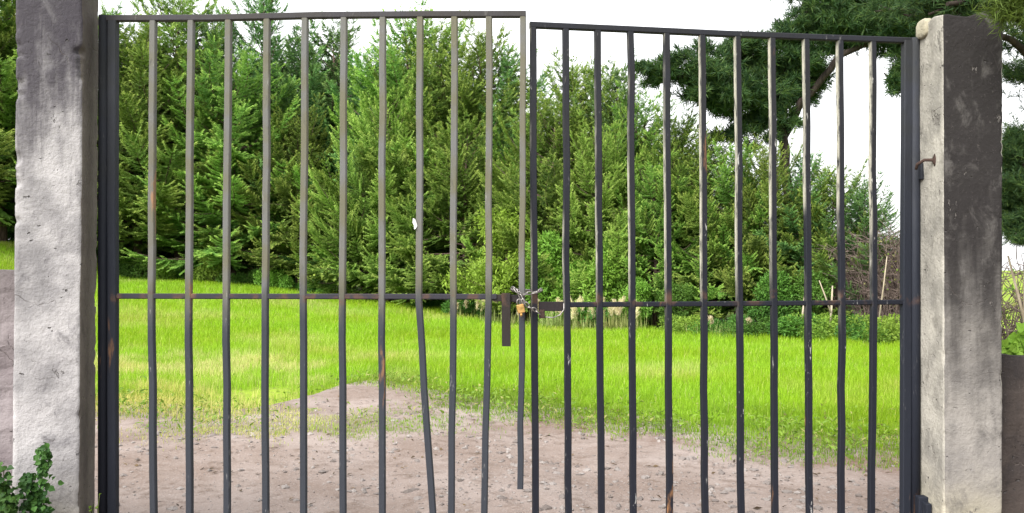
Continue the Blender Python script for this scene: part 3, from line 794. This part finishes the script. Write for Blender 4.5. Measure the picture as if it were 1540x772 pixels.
pine(base(1188, YP), [
  [((1190, 520, YP), .19), ((1186, 380, YP), .17), ((1183, 250, YP), .15), ((1176, 190, YP), .13), ((1190, 110, YP), .11), ((1215, 20, YP), .09), ((1235, -90, YP), .06)],
  [((1180, 205, YP), .11), ((1206, 152, YP - .3), .10), ((1240, 116, YP - .6), .09), ((1262, 84, YP - .8), .085), ((1310, 64, YP - 1), .07), ((1385, 40, YP - 1.2), .03)],
  [((1178, 195, YP), .06), ((1130, 158, YP - .3), .05), ((1070, 138, YP - .6), .04), ((1000, 112, YP - .8), .02)],
  [((1190, 120, YP), .05), ((1140, 96, YP + .3), .04), ((1085, 80, YP + .4), .02)],
  [((1205, 50, YP), .06), ((1290, 30, YP - .4), .05), ((1370, 30, YP - .8), .03)],
  [((1225, -40, YP), .05), ((1310, -40, YP - .5), .04), ((1400, -20, YP - 1), .02)]],
 [(a, b, c * KP, d * KP, e2 * KP, int(g * 1.05)) for a, b, c, d, e2, g in [(985, 106, 16.2, .30, .17, 90), (1030, 112, 16.2, .50, .26, 260), (1080, 98, 16.6, .55, .36, 320), (1075, 148, 16.4, .5, .22, 240), (1130, 92, 17, .5, .40, 330), (1125, 148, 16.8, .55, .32, 340),
  (1165, 185, 16.8, .35, .25, 140), (1165, 120, 17, .45, .45, 300), (1200, 130, 17, .40, .35, 260), (1205, 60, 17, .45, .5, 340), (1245, 30, 16.8, .6, .5, 420),
  (1290, 10, 16.6, .6, .45, 380), (1330, 38, 16.3, .55, .3, 260), (1365, 66, 16.0, .4, .3, 220), (1365, 118, 16.0, .26, .25, 150), (1300, 45, 16.4, .5, .25, 220), 
  (1225, -30, 17, .6, .5, 300), (1310, -40, 16.6, .7, .5, 300), (1390, -20, 16.2, .6, .5, 260), (1340, 132, 15.8, .10, .07, 12), (1110, 205, 17, .5, .22, 120), (1205, 95, 17, .5, .4, 220), (1395, 0, 16, .5, .4, 200), (1270, 52, 16.6, .5, .22, 160), (1330, 60, 16.4, .4, .16, 110), (1385, 40, 16, .4, .3, 200), (1350, 5, 16.2, .5, .3, 220)]],
 7, 'large dark pine with layered crown and arching bough behind the right gate leaf')
Y2 = 9.0
pine(base(1640, Y2), [
  [((1640, 680, Y2), .18), ((1640, 400, Y2), .16), ((1630, 150, Y2), .13), ((1625, -120, Y2), .08)],
  [((1630, 160, Y2), .05), ((1570, 100, Y2 - .5), .04), ((1520, 60, Y2 - .8), .03), ((1440, 30, Y2 - 1.2), .02)],
  [((1630, 60, Y2), .05), ((1560, 30, Y2 - 1), .04), ((1490, 14, Y2 - 2), .03), ((1425, 6, Y2 - 2.4), .016)],
  [((1640, 330, Y2), .05), ((1580, 300, Y2 - .2), .035), ((1530, 280, Y2 - .3), .02)],
  [((1635, 220, Y2), .04), ((1580, 150, Y2), .03), ((1525, 110, Y2), .014), ((1505, 95, Y2), .008)]],
 [(1545, 245, 8.8, .28, .32, 300), (1535, 208, 8.7, .16, .12, 150), (1530, 285, 8.7, .2, .2, 200), (1532, 345, 8.7, .2, .14, 160), (1540, 320, 8.8, .24, .24, 220), (1580, 280, 8.8, .4, .5, 300), (1530, 105, 8.8, .16, .08, 36), (1545, 50, 8.6, .22, .14, 90),
  (1500, 8, 7, .2, .10, 70), (1430, 0, 6.8, .26, .10, 80), (1470, -20, 7, .35, .16, 140), (1560, -10, 8, .5, .3, 260), (1395, -12, 6.8, .2, .1, 60), (1350, 14, 7.4, .18, .08, 40), (1600, 120, 9, .4, .4, 220)],
 8, 'dark pine right of the right pillar, one bough crossing above the pillar', .075, .007, 40)

# mossy bough hanging in front of the right pillar top
o_ = W(1600, -60, 4.1); b_ = Vector((o_.x, o_.y, 0))
e = empty('pine_bough', o_, 'bright mossy green pine bough hanging over the top corner of the right pillar', 'branch')
s = MB(); r = np.random.default_rng(3)
for pts in [[(1600, -60), (1560, -20), (1520, 8), (1497, 20)], [(1600, -60), (1565, -5), (1535, 22)], [(1570, -30), (1520, -15), (1490, -2)]]:
    s.tube([W(p[0], p[1], 4.1 - .02 * i) - o_ for i, p in enumerate(pts)], np.linspace(.014, .004, len(pts)), 6)
s.build('limb', M_pbark, e)
TP = np.array([W(px, py, 4.06 + r.normal(0, .05)) - o_ for px, py in zip(r.normal(1527, 20, 190), r.normal(6, 13, 190)) if px > 1486 and py < 36 + (px - 1500) * .1])
(v, f), idx = needles(TP, nrm(np.array([[-.5, -.1, -.1]]) + r.normal(0, .5, TP.shape)), r, 22, .055, .0045)
link('needles', np_mesh('needles', v, f, M_pine_moss, {'v': r.random(len(idx)), 'tip': np.zeros(len(idx))}), e)

# ------------------------------------------------------------------ pillars
def pillar(name, c_bot, c_top, z0, z1, mats, seed, label, chip=.5, top_rough=.03):
    """c_bot, c_top: four corners (near-left, near-right, far-right, far-left); mats: per side (front, right, back, left)"""
    b = Vector((sum(p[0] for p in c_bot) / 4, sum(p[1] for p in c_bot) / 4, 0))
    nper, nz = 26, 240; V, mi = [], []
    per = []                                              # (side, s)
    for sd in range(4):
        for i in range(nper): per.append((sd, (i + .0) / nper))
    zs = np.linspace(z0, z1, nz); n = len(per)
    for j, z in enumerate(zs):
        t = (z - z0) / (z1 - z0)
        cs = [Vector((c_bot[k][0] * (1 - t) + c_top[k][0] * t, c_bot[k][1] * (1 - t) + c_top[k][1] * t)) for k in range(4)]
        ce = sum(cs, Vector((0, 0))) / 4
        for sd, s_ in per:
            a, c2 = cs[sd], cs[(sd + 1) % 4]
            p = a.lerp(c2, s_); e_ = (c2 - a); L = e_.length; nv = Vector((e_.y, -e_.x)).normalized()
            dcor = min(s_, 1 - s_) * L
            nz1 = float(fbm(s_ * 4 + sd * 7, z * 9, seed, 3)) - .5
            nz2 = float(fbm(s_ * 1.5 + sd * 7, z * 2.2, seed + 5, 2)) - .5
            disp = nz1 * .006 + nz2 * .007
            q = p + nv * disp
            corner = sd if s_ < .5 else (sd + 1) % 4
            cn = float(fbm(z * 23 + corner * 31, corner * 3.7, seed + 9, 4)); big = float(fbm(z * 3.1 + corner * 17, corner * 1.7, seed + 4, 2))
            cut = max(0, .006 + .045 * chip * max(0, cn - .50) / .3 * float(sstep(.45, .7, big)) + .012 * max(0, cn - .45) - dcor)
            q = q + (ce - q).normalized() * cut * .75
            zz = z
            if j > nz - 8: zz = z - top_rough * float(fbm(q.x * 9, q.y * 9, seed + 3, 2)) * (j - nz + 8) / 7
            V.append((q.x - b.x, q.y - b.y, zz))
    fs = []
    for j in range(nz - 1):
        for i in range(n):
            i2 = (i + 1) % n
            fs.append((j * n + i, j * n + i2, (j + 1) * n + i2, (j + 1) * n + i)); mi.append(per[i][0])
    V.append((0, 0, z1 - top_rough * .3)); k = len(V) - 1
    for i in range(n): fs.append(((nz - 1) * n + i, (nz - 1) * n + (i + 1) % n, k)); mi.append(0)
    me = bpy.data.meshes.new(name); me.from_pydata(V, [], fs)
    ml = []
    for m in mats:
        if m not in ml: ml.append(m)
    for m in ml: me.materials.append(m)
    me.polygons.foreach_set('material_index', [ml.index(mats[q]) for q in mi])
    me.polygons.foreach_set('use_smooth', [True] * len(fs)); me.update()
    o = link(name, me, None, b)
    return tag(o, label, 'pillar', 'concrete gate pillars')
def gx(px, Y): return ((px - CX) / F * Y, Y)
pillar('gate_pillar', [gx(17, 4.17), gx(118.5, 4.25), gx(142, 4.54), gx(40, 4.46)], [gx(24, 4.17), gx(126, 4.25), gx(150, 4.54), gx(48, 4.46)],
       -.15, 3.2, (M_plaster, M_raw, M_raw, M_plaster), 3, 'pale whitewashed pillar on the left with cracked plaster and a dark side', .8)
RP = pillar('gate_pillar', [gx(1421, 4.35), gx(1508, 4.35), gx(1460, 4.65), gx(1381, 4.65)], [gx(1418, 4.35), gx(1509, 4.35), gx(1461, 4.65), gx(1377, 4.65)],
       -.15, 2.885, (M_dark, M_lime_wash, M_dark, M_lime_wash), 8, 'blackened concrete pillar on the right with a pale inner side and broken top', .35, .06)
# mortar lump and iron eye on the right pillar
import bmesh
def blob(name, c, sx, sy, sz, mat, parent, seed=0, rot=None):
    bm = bmesh.new(); bmesh.ops.create_icosphere(bm, subdivisions=3, radius=1)
    for v_ in bm.verts:
        p = v_.co; d = 1 + .22 * (float(fbm(p.x * 2 + 5, p.y * 2 + p.z * 3, seed, 3)) - .5)
        q = Vector((math.copysign(abs(p.x) ** .5, p.x) * sx, math.copysign(abs(p.y) ** .7, p.y) * sy, math.copysign(abs(p.z) ** .6, p.z) * sz)) * d
        v_.co = rot @ q if rot else q
    me = bpy.data.meshes.new(name); bm.to_mesh(me); bm.free(); me.materials.append(mat)
    me.polygons.foreach_set('use_smooth', [True] * len(me.polygons))
    return link(name, me, parent, c)
pl = RP.location
blob('mortar_lump', W(1390, 44, 4.56) - pl, .025, .06, .050, M_lime_wash, RP, 2)
s = MB()
q0 = W(1402, 241, 4.45)
s.tube([q0 + Vector((.03, 0, -.002)), q0, q0 + Vector((-.025, .03, .004)), q0 + Vector((-.048, .06, -.014)), q0 + Vector((-.05, .07, -.04))], [.009, .009, .008, .008, .007], 8)
s.tube([q0 + Vector((.02, -.006, .028)), q0 + Vector((.012, -.004, 0)), q0 + Vector((.02, -.006, -.032))], [.012, .017, .010], 8)
o = s.build('hinge_pin', M_rust, RP, None); o.location = -pl

# ------------------------------------------------------------------ side walls
def wall(name, x0, x1, y0, y1, z1, mat, seed, label):
    nx, nz = 40, 60; b = Vector(((x0 + x1) / 2, (y0 + y1) / 2, 0)); V = []; fs = []
    xs_ = np.linspace(x0, x1, nx); zs_ = np.linspace(-.1, z1, nz)
    for j, z in enumerate(zs_):
        for i, x_ in enumerate(xs_):
            dz = -.03 * float(vnoise(x_ * 6, 1, seed)) * (j / nz) ** 6
            V.append((x_ - b.x, y0 - b.y + .035 * (float(fbm(x_ * 7, z * 7, seed, 3)) - .5), z + dz))
    n = len(V)
    V += [(v_[0], v_[1] + (y1 - y0), v_[2]) for v_ in V]
    for j in range(nz - 1):
        for i in range(nx - 1):
            a = j * nx + i; fs.append((a, a + 1, a + nx + 1, a + nx)); fs.append((n + a, n + a + nx, n + a + nx + 1, n + a + 1))
    t = (nz - 1) * nx
    for i in range(nx - 1): fs.append((t + i, t + i + 1, n + t + i + 1, n + t + i))
    for j in range(nz - 1):
        fs.append((j * nx, (j + 1) * nx, n + (j + 1) * nx, n + j * nx)); a = j * nx + nx - 1; fs.append((a, n + a, n + a + nx, a + nx))
    me = bpy.data.meshes.new(name); me.from_pydata(V, [], fs); me.materials.append(mat); me.update()
    return tag(link(name, me, None, b), label, 'wall')
lx = gx(17, 4.3)[0]
wall('boundary_wall', lx - 3.0, lx + .05, 4.30, 4.52, 1.612, M_wall_l, 4, 'rough grey wall running left from the pale left pillar')
rx_ = gx(1508, 4.45)[0]
wall('boundary_wall', rx_ - .05, rx_ + 3.0, 4.50, 4.70, 1.17, M_wall, 6, 'grimy dark brown wall running right from the blackened pillar')

# ------------------------------------------------------------------ the gate
class Plane:
    def __init__(s, pa, Ya, pb, Yb):
        a = Vector((gx(pa, Ya)[0], Ya, 0)); b = Vector((gx(pb, Yb)[0], Yb, 0))
        s.a = a; s.U = (b - a).normalized(); s.N = Vector((s.U.y, -s.U.x, 0)); s.Z = Vector((0, 0, 1))
    def pt(s, px, py, off=0):
        d = Vector(((px - CX) / F, 1, (HY - py) / F))
        a = s.a + s.N * off
        t = a.dot(s.N) / d.dot(s.N)
        return d * t + Vector((0, 0, EYE))
    def down(s, p, q, z):
        """extend the line p->q to height z"""
        t = (z - p.z) / (q.z - p.z); return p + (q - p) * t
TW = .031
def leaf(pl_, hinge_px, free_px, tl, tr_, ml, mr, bars, mat, label, free_side, ext):
    top = lambda px: tl[1] + (tr_[1] - tl[1]) * (px - tl[0]) / (tr_[0] - tl[0])
    mid = lambda px: ml[1] + (mr[1] - ml[1]) * (px - ml[0]) / (mr[0] - ml[0])
    h = pl_.pt(hinge_px, 400); e = empty('gate_leaf', (h.x, h.y, 0), label, 'gate', 'leaves of the double gate')
    o_ = e.location.copy()
    def put(s, name, m=mat):
        o = s.build(name, m, e, None); o.data.transform(Matrix.Translation(-o_)); return o
    return top, mid, e, put
# left leaf
PL = Plane(150, 4.42, 790, 4.30)
top, mid, GL, put = leaf(PL, 157, 790, (150, 28.5), (790, 22), (175, 445.5), (760, 446.5), None, M_pl,
    'left gate leaf, worn bars painted greyer above as if reflecting, one bent, with a hanging rusty plate', 1, None)
LB = [[(231, None), (228, 445), (231, 772)], [(288, None), (284, 445), (285, 772)], [(344, None), (340.5, 445), (342, 772)], [(402, None), (399, 445), (400, 772)],
      [(459, None), (456, 445), (457, 772)], [(517.5, None), (515, 445), (516, 772)], [(576, None), (574.5, 445), (575, 772)], [(632, None), (630, 452), (651, 772)],
      [(683.5, None), (682, 445), (679, 772)], [(735.5, None), (735, 445), (729, 772)]]
ZB = .14
def make_bar(P, topf, spec, off=0, kink=True):
    p0 = P.pt(spec[0][0], topf(spec[0][0]) + 2, off); p1 = P.pt(*spec[1], off); p2 = P.pt(*spec[2], off)
    return [p0, p1, P.down(p1, p2, ZB)]
def wob(pts, seed, amp=.0016):
    """resample a straight run with the slight waviness of old tube"""
    r_ = random.Random(seed); out = []
    for a, b in zip(pts[:-1], pts[1:]):
        for k in range(6): out.append(a.lerp(b, k / 6) + Vector((r_.gauss(0, amp), r_.gauss(0, amp), 0)) * (0 if k == 0 else 1))
    out.append(pts[-1]); return out
for i, sp in enumerate(LB):
    s = MB(); s.bar(wob(make_bar(PL, top, sp), i), PL.U, PL.N, TW, TW); o = put(s, 'bar')
    if i == 7: o['label'] = 'bar bent sideways below the mid rail'
s = MB(); s.bar([PL.pt(162, top(162)), PL.pt(320, top(320) + .8), PL.pt(478, 23.6), PL.pt(640, top(640) - 1.2), PL.pt(791, top(791))], PL.Z, PL.N, .030, .034); put(s, 'top_rail', M_rail)
s = MB(); s.bar([PL.pt(172, 445.5), PL.pt(450, 446), PL.pt(747, 446.5)], PL.Z, PL.N, .027, .026); put(s, 'mid_rail', M_rail)
s = MB(); a = PL.pt(172, 700); b2 = PL.pt(731, 700); s.bar([Vector((a.x, a.y, ZB)), Vector((b2.x, b2.y, ZB))], PL.Z, PL.N, .03, .033); put(s, 'bottom_rail')
s = MB(); a = PL.pt(170.5, 32); c2 = PL.pt(170, 772); s.bar(wob([a, PL.down(a, c2, ZB - .03)], 50, .0006), PL.U, PL.N, .044, .04); put(s, 'hinge_stile', M_post)
s = MB(); a = PL.pt(786.5, top(787) - 1); m_ = PL.pt(785, 445); c2 = PL.pt(782.5, 735); s.bar(wob([a, m_, c2], 51), PL.U, PL.N, .029, .031); put(s, 'free_stile')
s = MB(); s.bar([PL.pt(741, 448), PL.pt(786, 449.5)], PL.Z, PL.N, .034, .012, .002); o = put(s, 'latch_bracket', M_rustplate)
s = MB(); a = PL.pt(761, 441, .016); b2 = PL.pt(761.5, 521, .016); s.bar([a, b2], PL.U, PL.N, .043, .010, .002); o = put(s, 'hanging_plate', M_rustplate); o['label'] = 'dark rusty plate hanging from the bracket'
# left hinge post (a pipe standing beside the pillar)
a = gx(155.5, 4.43); s = MB(); s.tube([(a[0], a[1], -.1), (a[0], a[1], 1.4), W(156.5, 24, 4.43)], [.026, .026, .026], 16)
tag(s.build('gate_post', M_post, None, (a[0], a[1], 0)), 'dark steel pipe post the left gate leaf hangs from', 'post', 'steel gate posts')
# right leaf
PR = Plane(797, 4.33, 1372, 4.62)
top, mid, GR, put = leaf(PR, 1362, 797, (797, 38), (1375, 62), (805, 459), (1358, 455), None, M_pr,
    'right gate leaf, flaking black bars with light painted on their left sides, sloping away', 0, None)
RB = [[(850.5, None), (852.5, 457), (855, 772)], [(898.5, None), (901.5, 457), (904, 772)], [(947.5, None), (950.5, 457), (952, 772)], [(1002, None), (1005, 457), (1007, 772)],
      [(1055.5, None), (1058.5, 457), (1060, 772)], [(1108.5, None), (1112, 457), (1114, 772)], [(1160.5, None), (1163.5, 457), (1164.5, 772)], [(1211.5, None), (1215, 457), (1216.5, 772)],
      [(1262.5, None), (1266, 457), (1265, 772)], [(1312, None), (1314, 457), (1310.5, 772)]]
for i, sp in enumerate(RB):
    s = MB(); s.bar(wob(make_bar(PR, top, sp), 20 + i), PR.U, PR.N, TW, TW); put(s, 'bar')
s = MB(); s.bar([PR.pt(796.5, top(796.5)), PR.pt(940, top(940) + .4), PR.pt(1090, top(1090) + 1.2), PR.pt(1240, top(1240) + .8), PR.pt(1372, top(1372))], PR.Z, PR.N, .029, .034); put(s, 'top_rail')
s = MB(); s.bar([PR.pt(851, 458.5), PR.pt(1100, 457), PR.pt(1362, 454.5)], PR.Z, PR.N, .025, .026); put(s, 'mid_rail')
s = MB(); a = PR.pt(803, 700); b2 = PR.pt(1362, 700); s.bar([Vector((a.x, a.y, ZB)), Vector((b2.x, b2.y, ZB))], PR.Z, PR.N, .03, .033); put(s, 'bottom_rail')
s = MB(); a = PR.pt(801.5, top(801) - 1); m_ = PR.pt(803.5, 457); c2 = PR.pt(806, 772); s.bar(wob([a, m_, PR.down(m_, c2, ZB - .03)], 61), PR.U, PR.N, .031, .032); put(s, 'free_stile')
s = MB(); a = PR.pt(1363.5, 62); c2 = PR.pt(1361, 772); s.bar(wob([a, PR.down(a, c2, ZB - .03)], 62, .0006), PR.U, PR.N, .045, .04); put(s, 'hinge_stile', M_post)
s = MB(); s.bar([PR.pt(810, 461), PR.pt(849, 461)], PR.Z, PR.N, .046, .010, .002); put(s, 'hasp_plate', M_rustplate)
s = MB(); s.bar([PR.pt(815, 466, .012), PR.pt(815, 479, .012)], PR.U, PR.N, .028, .020, .004); put(s, 'hasp_staple', M_rust)
s = MB(); s.tube([PR.pt(*p, .012) for p in [(820, 477), (832, 478), (842, 474), (848, 466), (848, 456)]], .0032, 6); put(s, 'wire_loop', M_steel)
a = gx(1375.5, 4.62); s = MB(); s.tube([(a[0], a[1], -.1), (a[0], a[1], 1.4), W(1375, 58, 4.62)], [.028, .028, .028], 16)
GP = tag(s.build('gate_post', M_post, None, (a[0], a[1], 0)), 'dark steel pipe post the right gate leaf hangs from, hinge block halfway up', 'post', 'steel gate posts')
s = MB(); s.box(W(1387, 258, 4.58), .028, .03, .085); o = s.build('hinge_block', M_post, GP, None, .004); o.location = -GP.location
s = MB(); s.box(W(1386, 762, 4.55), .05, .05, .11); s.box(W(1394, 768, 4.5), .03, .05, .08); o = s.build('hinge_block', M_post, GP, None, .006); o.location = -GP.location

# ------------------------------------------------------------------ chain and padlock
def link_mesh(L=.036, w=.021, t=.0034):
    s = MB(); pts = []; rr = w / 2 - t; st = L / 2 - w / 2
    for k in range(7): a = -math.pi / 2 + math.pi * k / 6; pts.append((st + rr * math.cos(a), rr * math.sin(a), 0))
    for k in range(7): a = math.pi / 2 + math.pi * k / 6; pts.append((-st + rr * math.cos(a), rr * math.sin(a), 0))
    s.tube(pts, t, 7, False, True, True); o = s.build('chain_link', M_steel); m = o.data; bpy.data.objects.remove(o); return m
LM = link_mesh()
def strand(path, parent, step=.0275):
    pts = [Vector(p) for p in path]; seg = [(b - a).length for a, b in zip(pts[:-1], pts[1:])]; tot = sum(seg); n = max(2, round(tot / step))
    def at(d):
        d = max(0, min(tot, d))
        for a, b, l in zip(pts[:-1], pts[1:], seg):
            if d <= l: return a.lerp(b, d / l)
            d -= l
        return pts[-1]
    for i in range(n):
        d = (i + .5) * tot / n; p = at(d); t = (at(d + .008) - at(d - .008)).normalized()
        o = link('chain_link', LM, parent, p - parent.location)
        q = t.to_track_quat('X', 'Z').to_matrix().to_4x4() @ Matrix.Rotation(R(20 + 90 * (i % 2)), 4, 'X')
        o.rotation_euler = q.to_euler()
c0 = W(782, 440, 4.26)
CH = empty('chain', c0, 'steel chain wrapped round the two meeting stiles, holding the leaves together', 'chain')
a = W(777, 438, 4.262); b2 = W(812, 437, 4.29)
strand([W(774, 434, 4.27), a, W(784, 444, 4.262), W(796, 441, 4.285), W(806, 440, 4.292), b2, W(814, 436, 4.33), W(809, 437, 4.375), W(790, 437, 4.36), W(771, 436, 4.33), W(770, 434, 4.29), W(774, 434, 4.27)], CH)
strand([W(779, 436, 4.262), W(783, 447, 4.258), W(788, 458, 4.255)], CH)
strand([W(786, 449, 4.255), W(795, 462, 4.262), W(804, 466, 4.285), W(812, 473, 4.30)], CH)
s = MB(); pk = W(783, 464.5, 4.245); rot = Matrix.Rotation(R(-12), 3, 'Y') @ Matrix.Rotation(R(15), 3, 'Z')
PK = empty('padlock', pk, 'brass padlock hanging from the chain between the leaves', 'padlock')
s.box((0, 0, 0), .036, .018, .042, rot); s.build('body', M_brass, PK, None, .004)
s = MB(); s.tube([rot @ Vector(p) for p in [(-.0115, 0, .018), (-.0115, 0, .034), (-.008, 0, .043), (0, 0, .047), (.008, 0, .043), (.0115, 0, .034), (.0115, 0, .018)]], .0033, 8); s.build('shackle', M_steel, PK)
s = MB(); s.tube([rot @ Vector((-.003, 0, -.021)), rot @ Vector((-.004, -.002, -.030)), rot @ Vector((-.005, 0, -.036))], [.006, .007, .004], 8); s.build('key_cover', M_brass, PK)

# white scrap caught on the bent bar
s = MB(); o_ = PL.pt(624, 336, .022); rr = random.Random(2)
pts = [(-.012, .025), (.002, .020), (.010, .004), (.014, -.012), (.006, -.026), (-.004, -.030), (-.007, -.008), (-.016, .004)]
vs = [o_ + PL.U * x_ * .75 + Vector((0, 0, z_)) + PL.N * rr.uniform(-.005, .005) for x_, z_ in pts]; vs += [v_ - PL.N * .003 for v_ in vs]
s.add(vs, [tuple(range(8)), tuple(range(15, 7, -1))] + [(i, i + 8, (i + 1) % 8 + 8, (i + 1) % 8) for i in range(8)])
tag(s.build('paper_scrap', M_white, None, o_), 'small white scrap caught on the bent bar above the mid rail', 'scrap')

# ------------------------------------------------------------------ vine and plants by the pillars
def heart_leaves(P, D, N, size):
    D = nrm(D); S = nrm(np.cross(D, N)); U = np.cross(S, D); n = len(P); s_ = size[:, None]
    prof = [(0, 0, 0), (.10, .42, .10), (.45, .50, .14), (1.05, 0, -.12), (.45, -.50, .14), (.10, -.42, .10)]
    v = np.stack([P + D * s_ * a + S * s_ * b + U * s_ * c_ for a, b, c_ in prof], 1).reshape(-1, 3)
    q = np.arange(n)[:, None] * 6
    return v, np.concatenate([q + np.array([[0, 1, 2, 3]]), q + np.array([[0, 3, 4, 5]])])
def leafy(name, paths, leaf_px, size, seed, label, cat, mat, Yc, nrm_dir=(0, -1, .25), group=None, stem=M_stem, n=120, spread=9):
    """paths: stems in pixels at depth Yc, leaves scattered around them"""
    r = np.random.default_rng(seed); o0 = W(*paths[0][0], Yc); e = empty(name, o0, label, cat, group); s = MB(); P = []
    for p in paths:
        pts = [W(a, b, Yc + r.normal(0, .008)) - o0 for a, b in p]; s.tube(pts, np.linspace(.005, .002, len(pts)), 5)
        for q in range(n // len(paths)):
            k = r.random() * (len(p) - 1); i = min(int(k), len(p) - 2); t = k - i
            sp = spread * (1.15 - .55 * k / (len(p) - 1))
            P.append(np.array(W(p[i][0] * (1 - t) + p[i + 1][0] * t + r.normal(0, sp), p[i][1] * (1 - t) + p[i + 1][1] * t + r.normal(0, sp * .8), Yc - abs(r.normal(0, .03))) - o0))
    P = np.array(P); m = len(P)
    D = np.stack([r.normal(0, .7, m), r.normal(-.3, .4, m), r.normal(-.45, .5, m)], 1)
    v, f = heart_leaves(P, D, np.array([nrm_dir]) + .45 * r.normal(size=(m, 3)), r.uniform(.7, 1.25, m) * size)
    link('leaves', np_mesh('leaves', v, f, mat, {'v': np.tile(r.random(m), 2), 'tip': np.zeros(2 * m)}), e)
    s.build('stem', stem, e)
    return e
leafy('climbing_vine', [[(48, 900), (52, 800), (60, 740), (66, 700), (69, 672)], [(50, 830), (45, 760), (44, 715)], [(54, 860), (64, 800), (66, 750)]], None, .025, 1,
      'dark green vine climbing the foot of the pale left pillar', 'vine', M_vine, 4.12, n=700, spread=8)
leafy('leafy_weed', [[(-20, 920), (-6, 830), (4, 760), (6, 705)], [(10, 920), (14, 830), (16, 770), (12, 740)], [(-30, 900), (-20, 780), (-15, 710)]], None, .03, 2,
      'green leafy weed in the bottom left corner before the wall', 'plant', M_vine, 4.05, n=520, spread=11)
leafy('sprig', [[(150, 800), (147, 765), (150, 742)], [(140, 800), (138, 770), (141, 758)]], None, .016, 3,
      'tiny pale sprig at the foot of the left gate post', 'plant', M_lime, 4.36, n=12, spread=4)
leafy('leafy_plant', [[(1560, 560), (1545, 525), (1532, 500)], [(1550, 560), (1532, 530), (1520, 515)], [(1570, 540), (1560, 500)]], None, .05, 4,
      'yellow-green leafy plant over the top of the dark wall beside the right pillar', 'plant', M_lime, 4.85, n=260, spread=10)
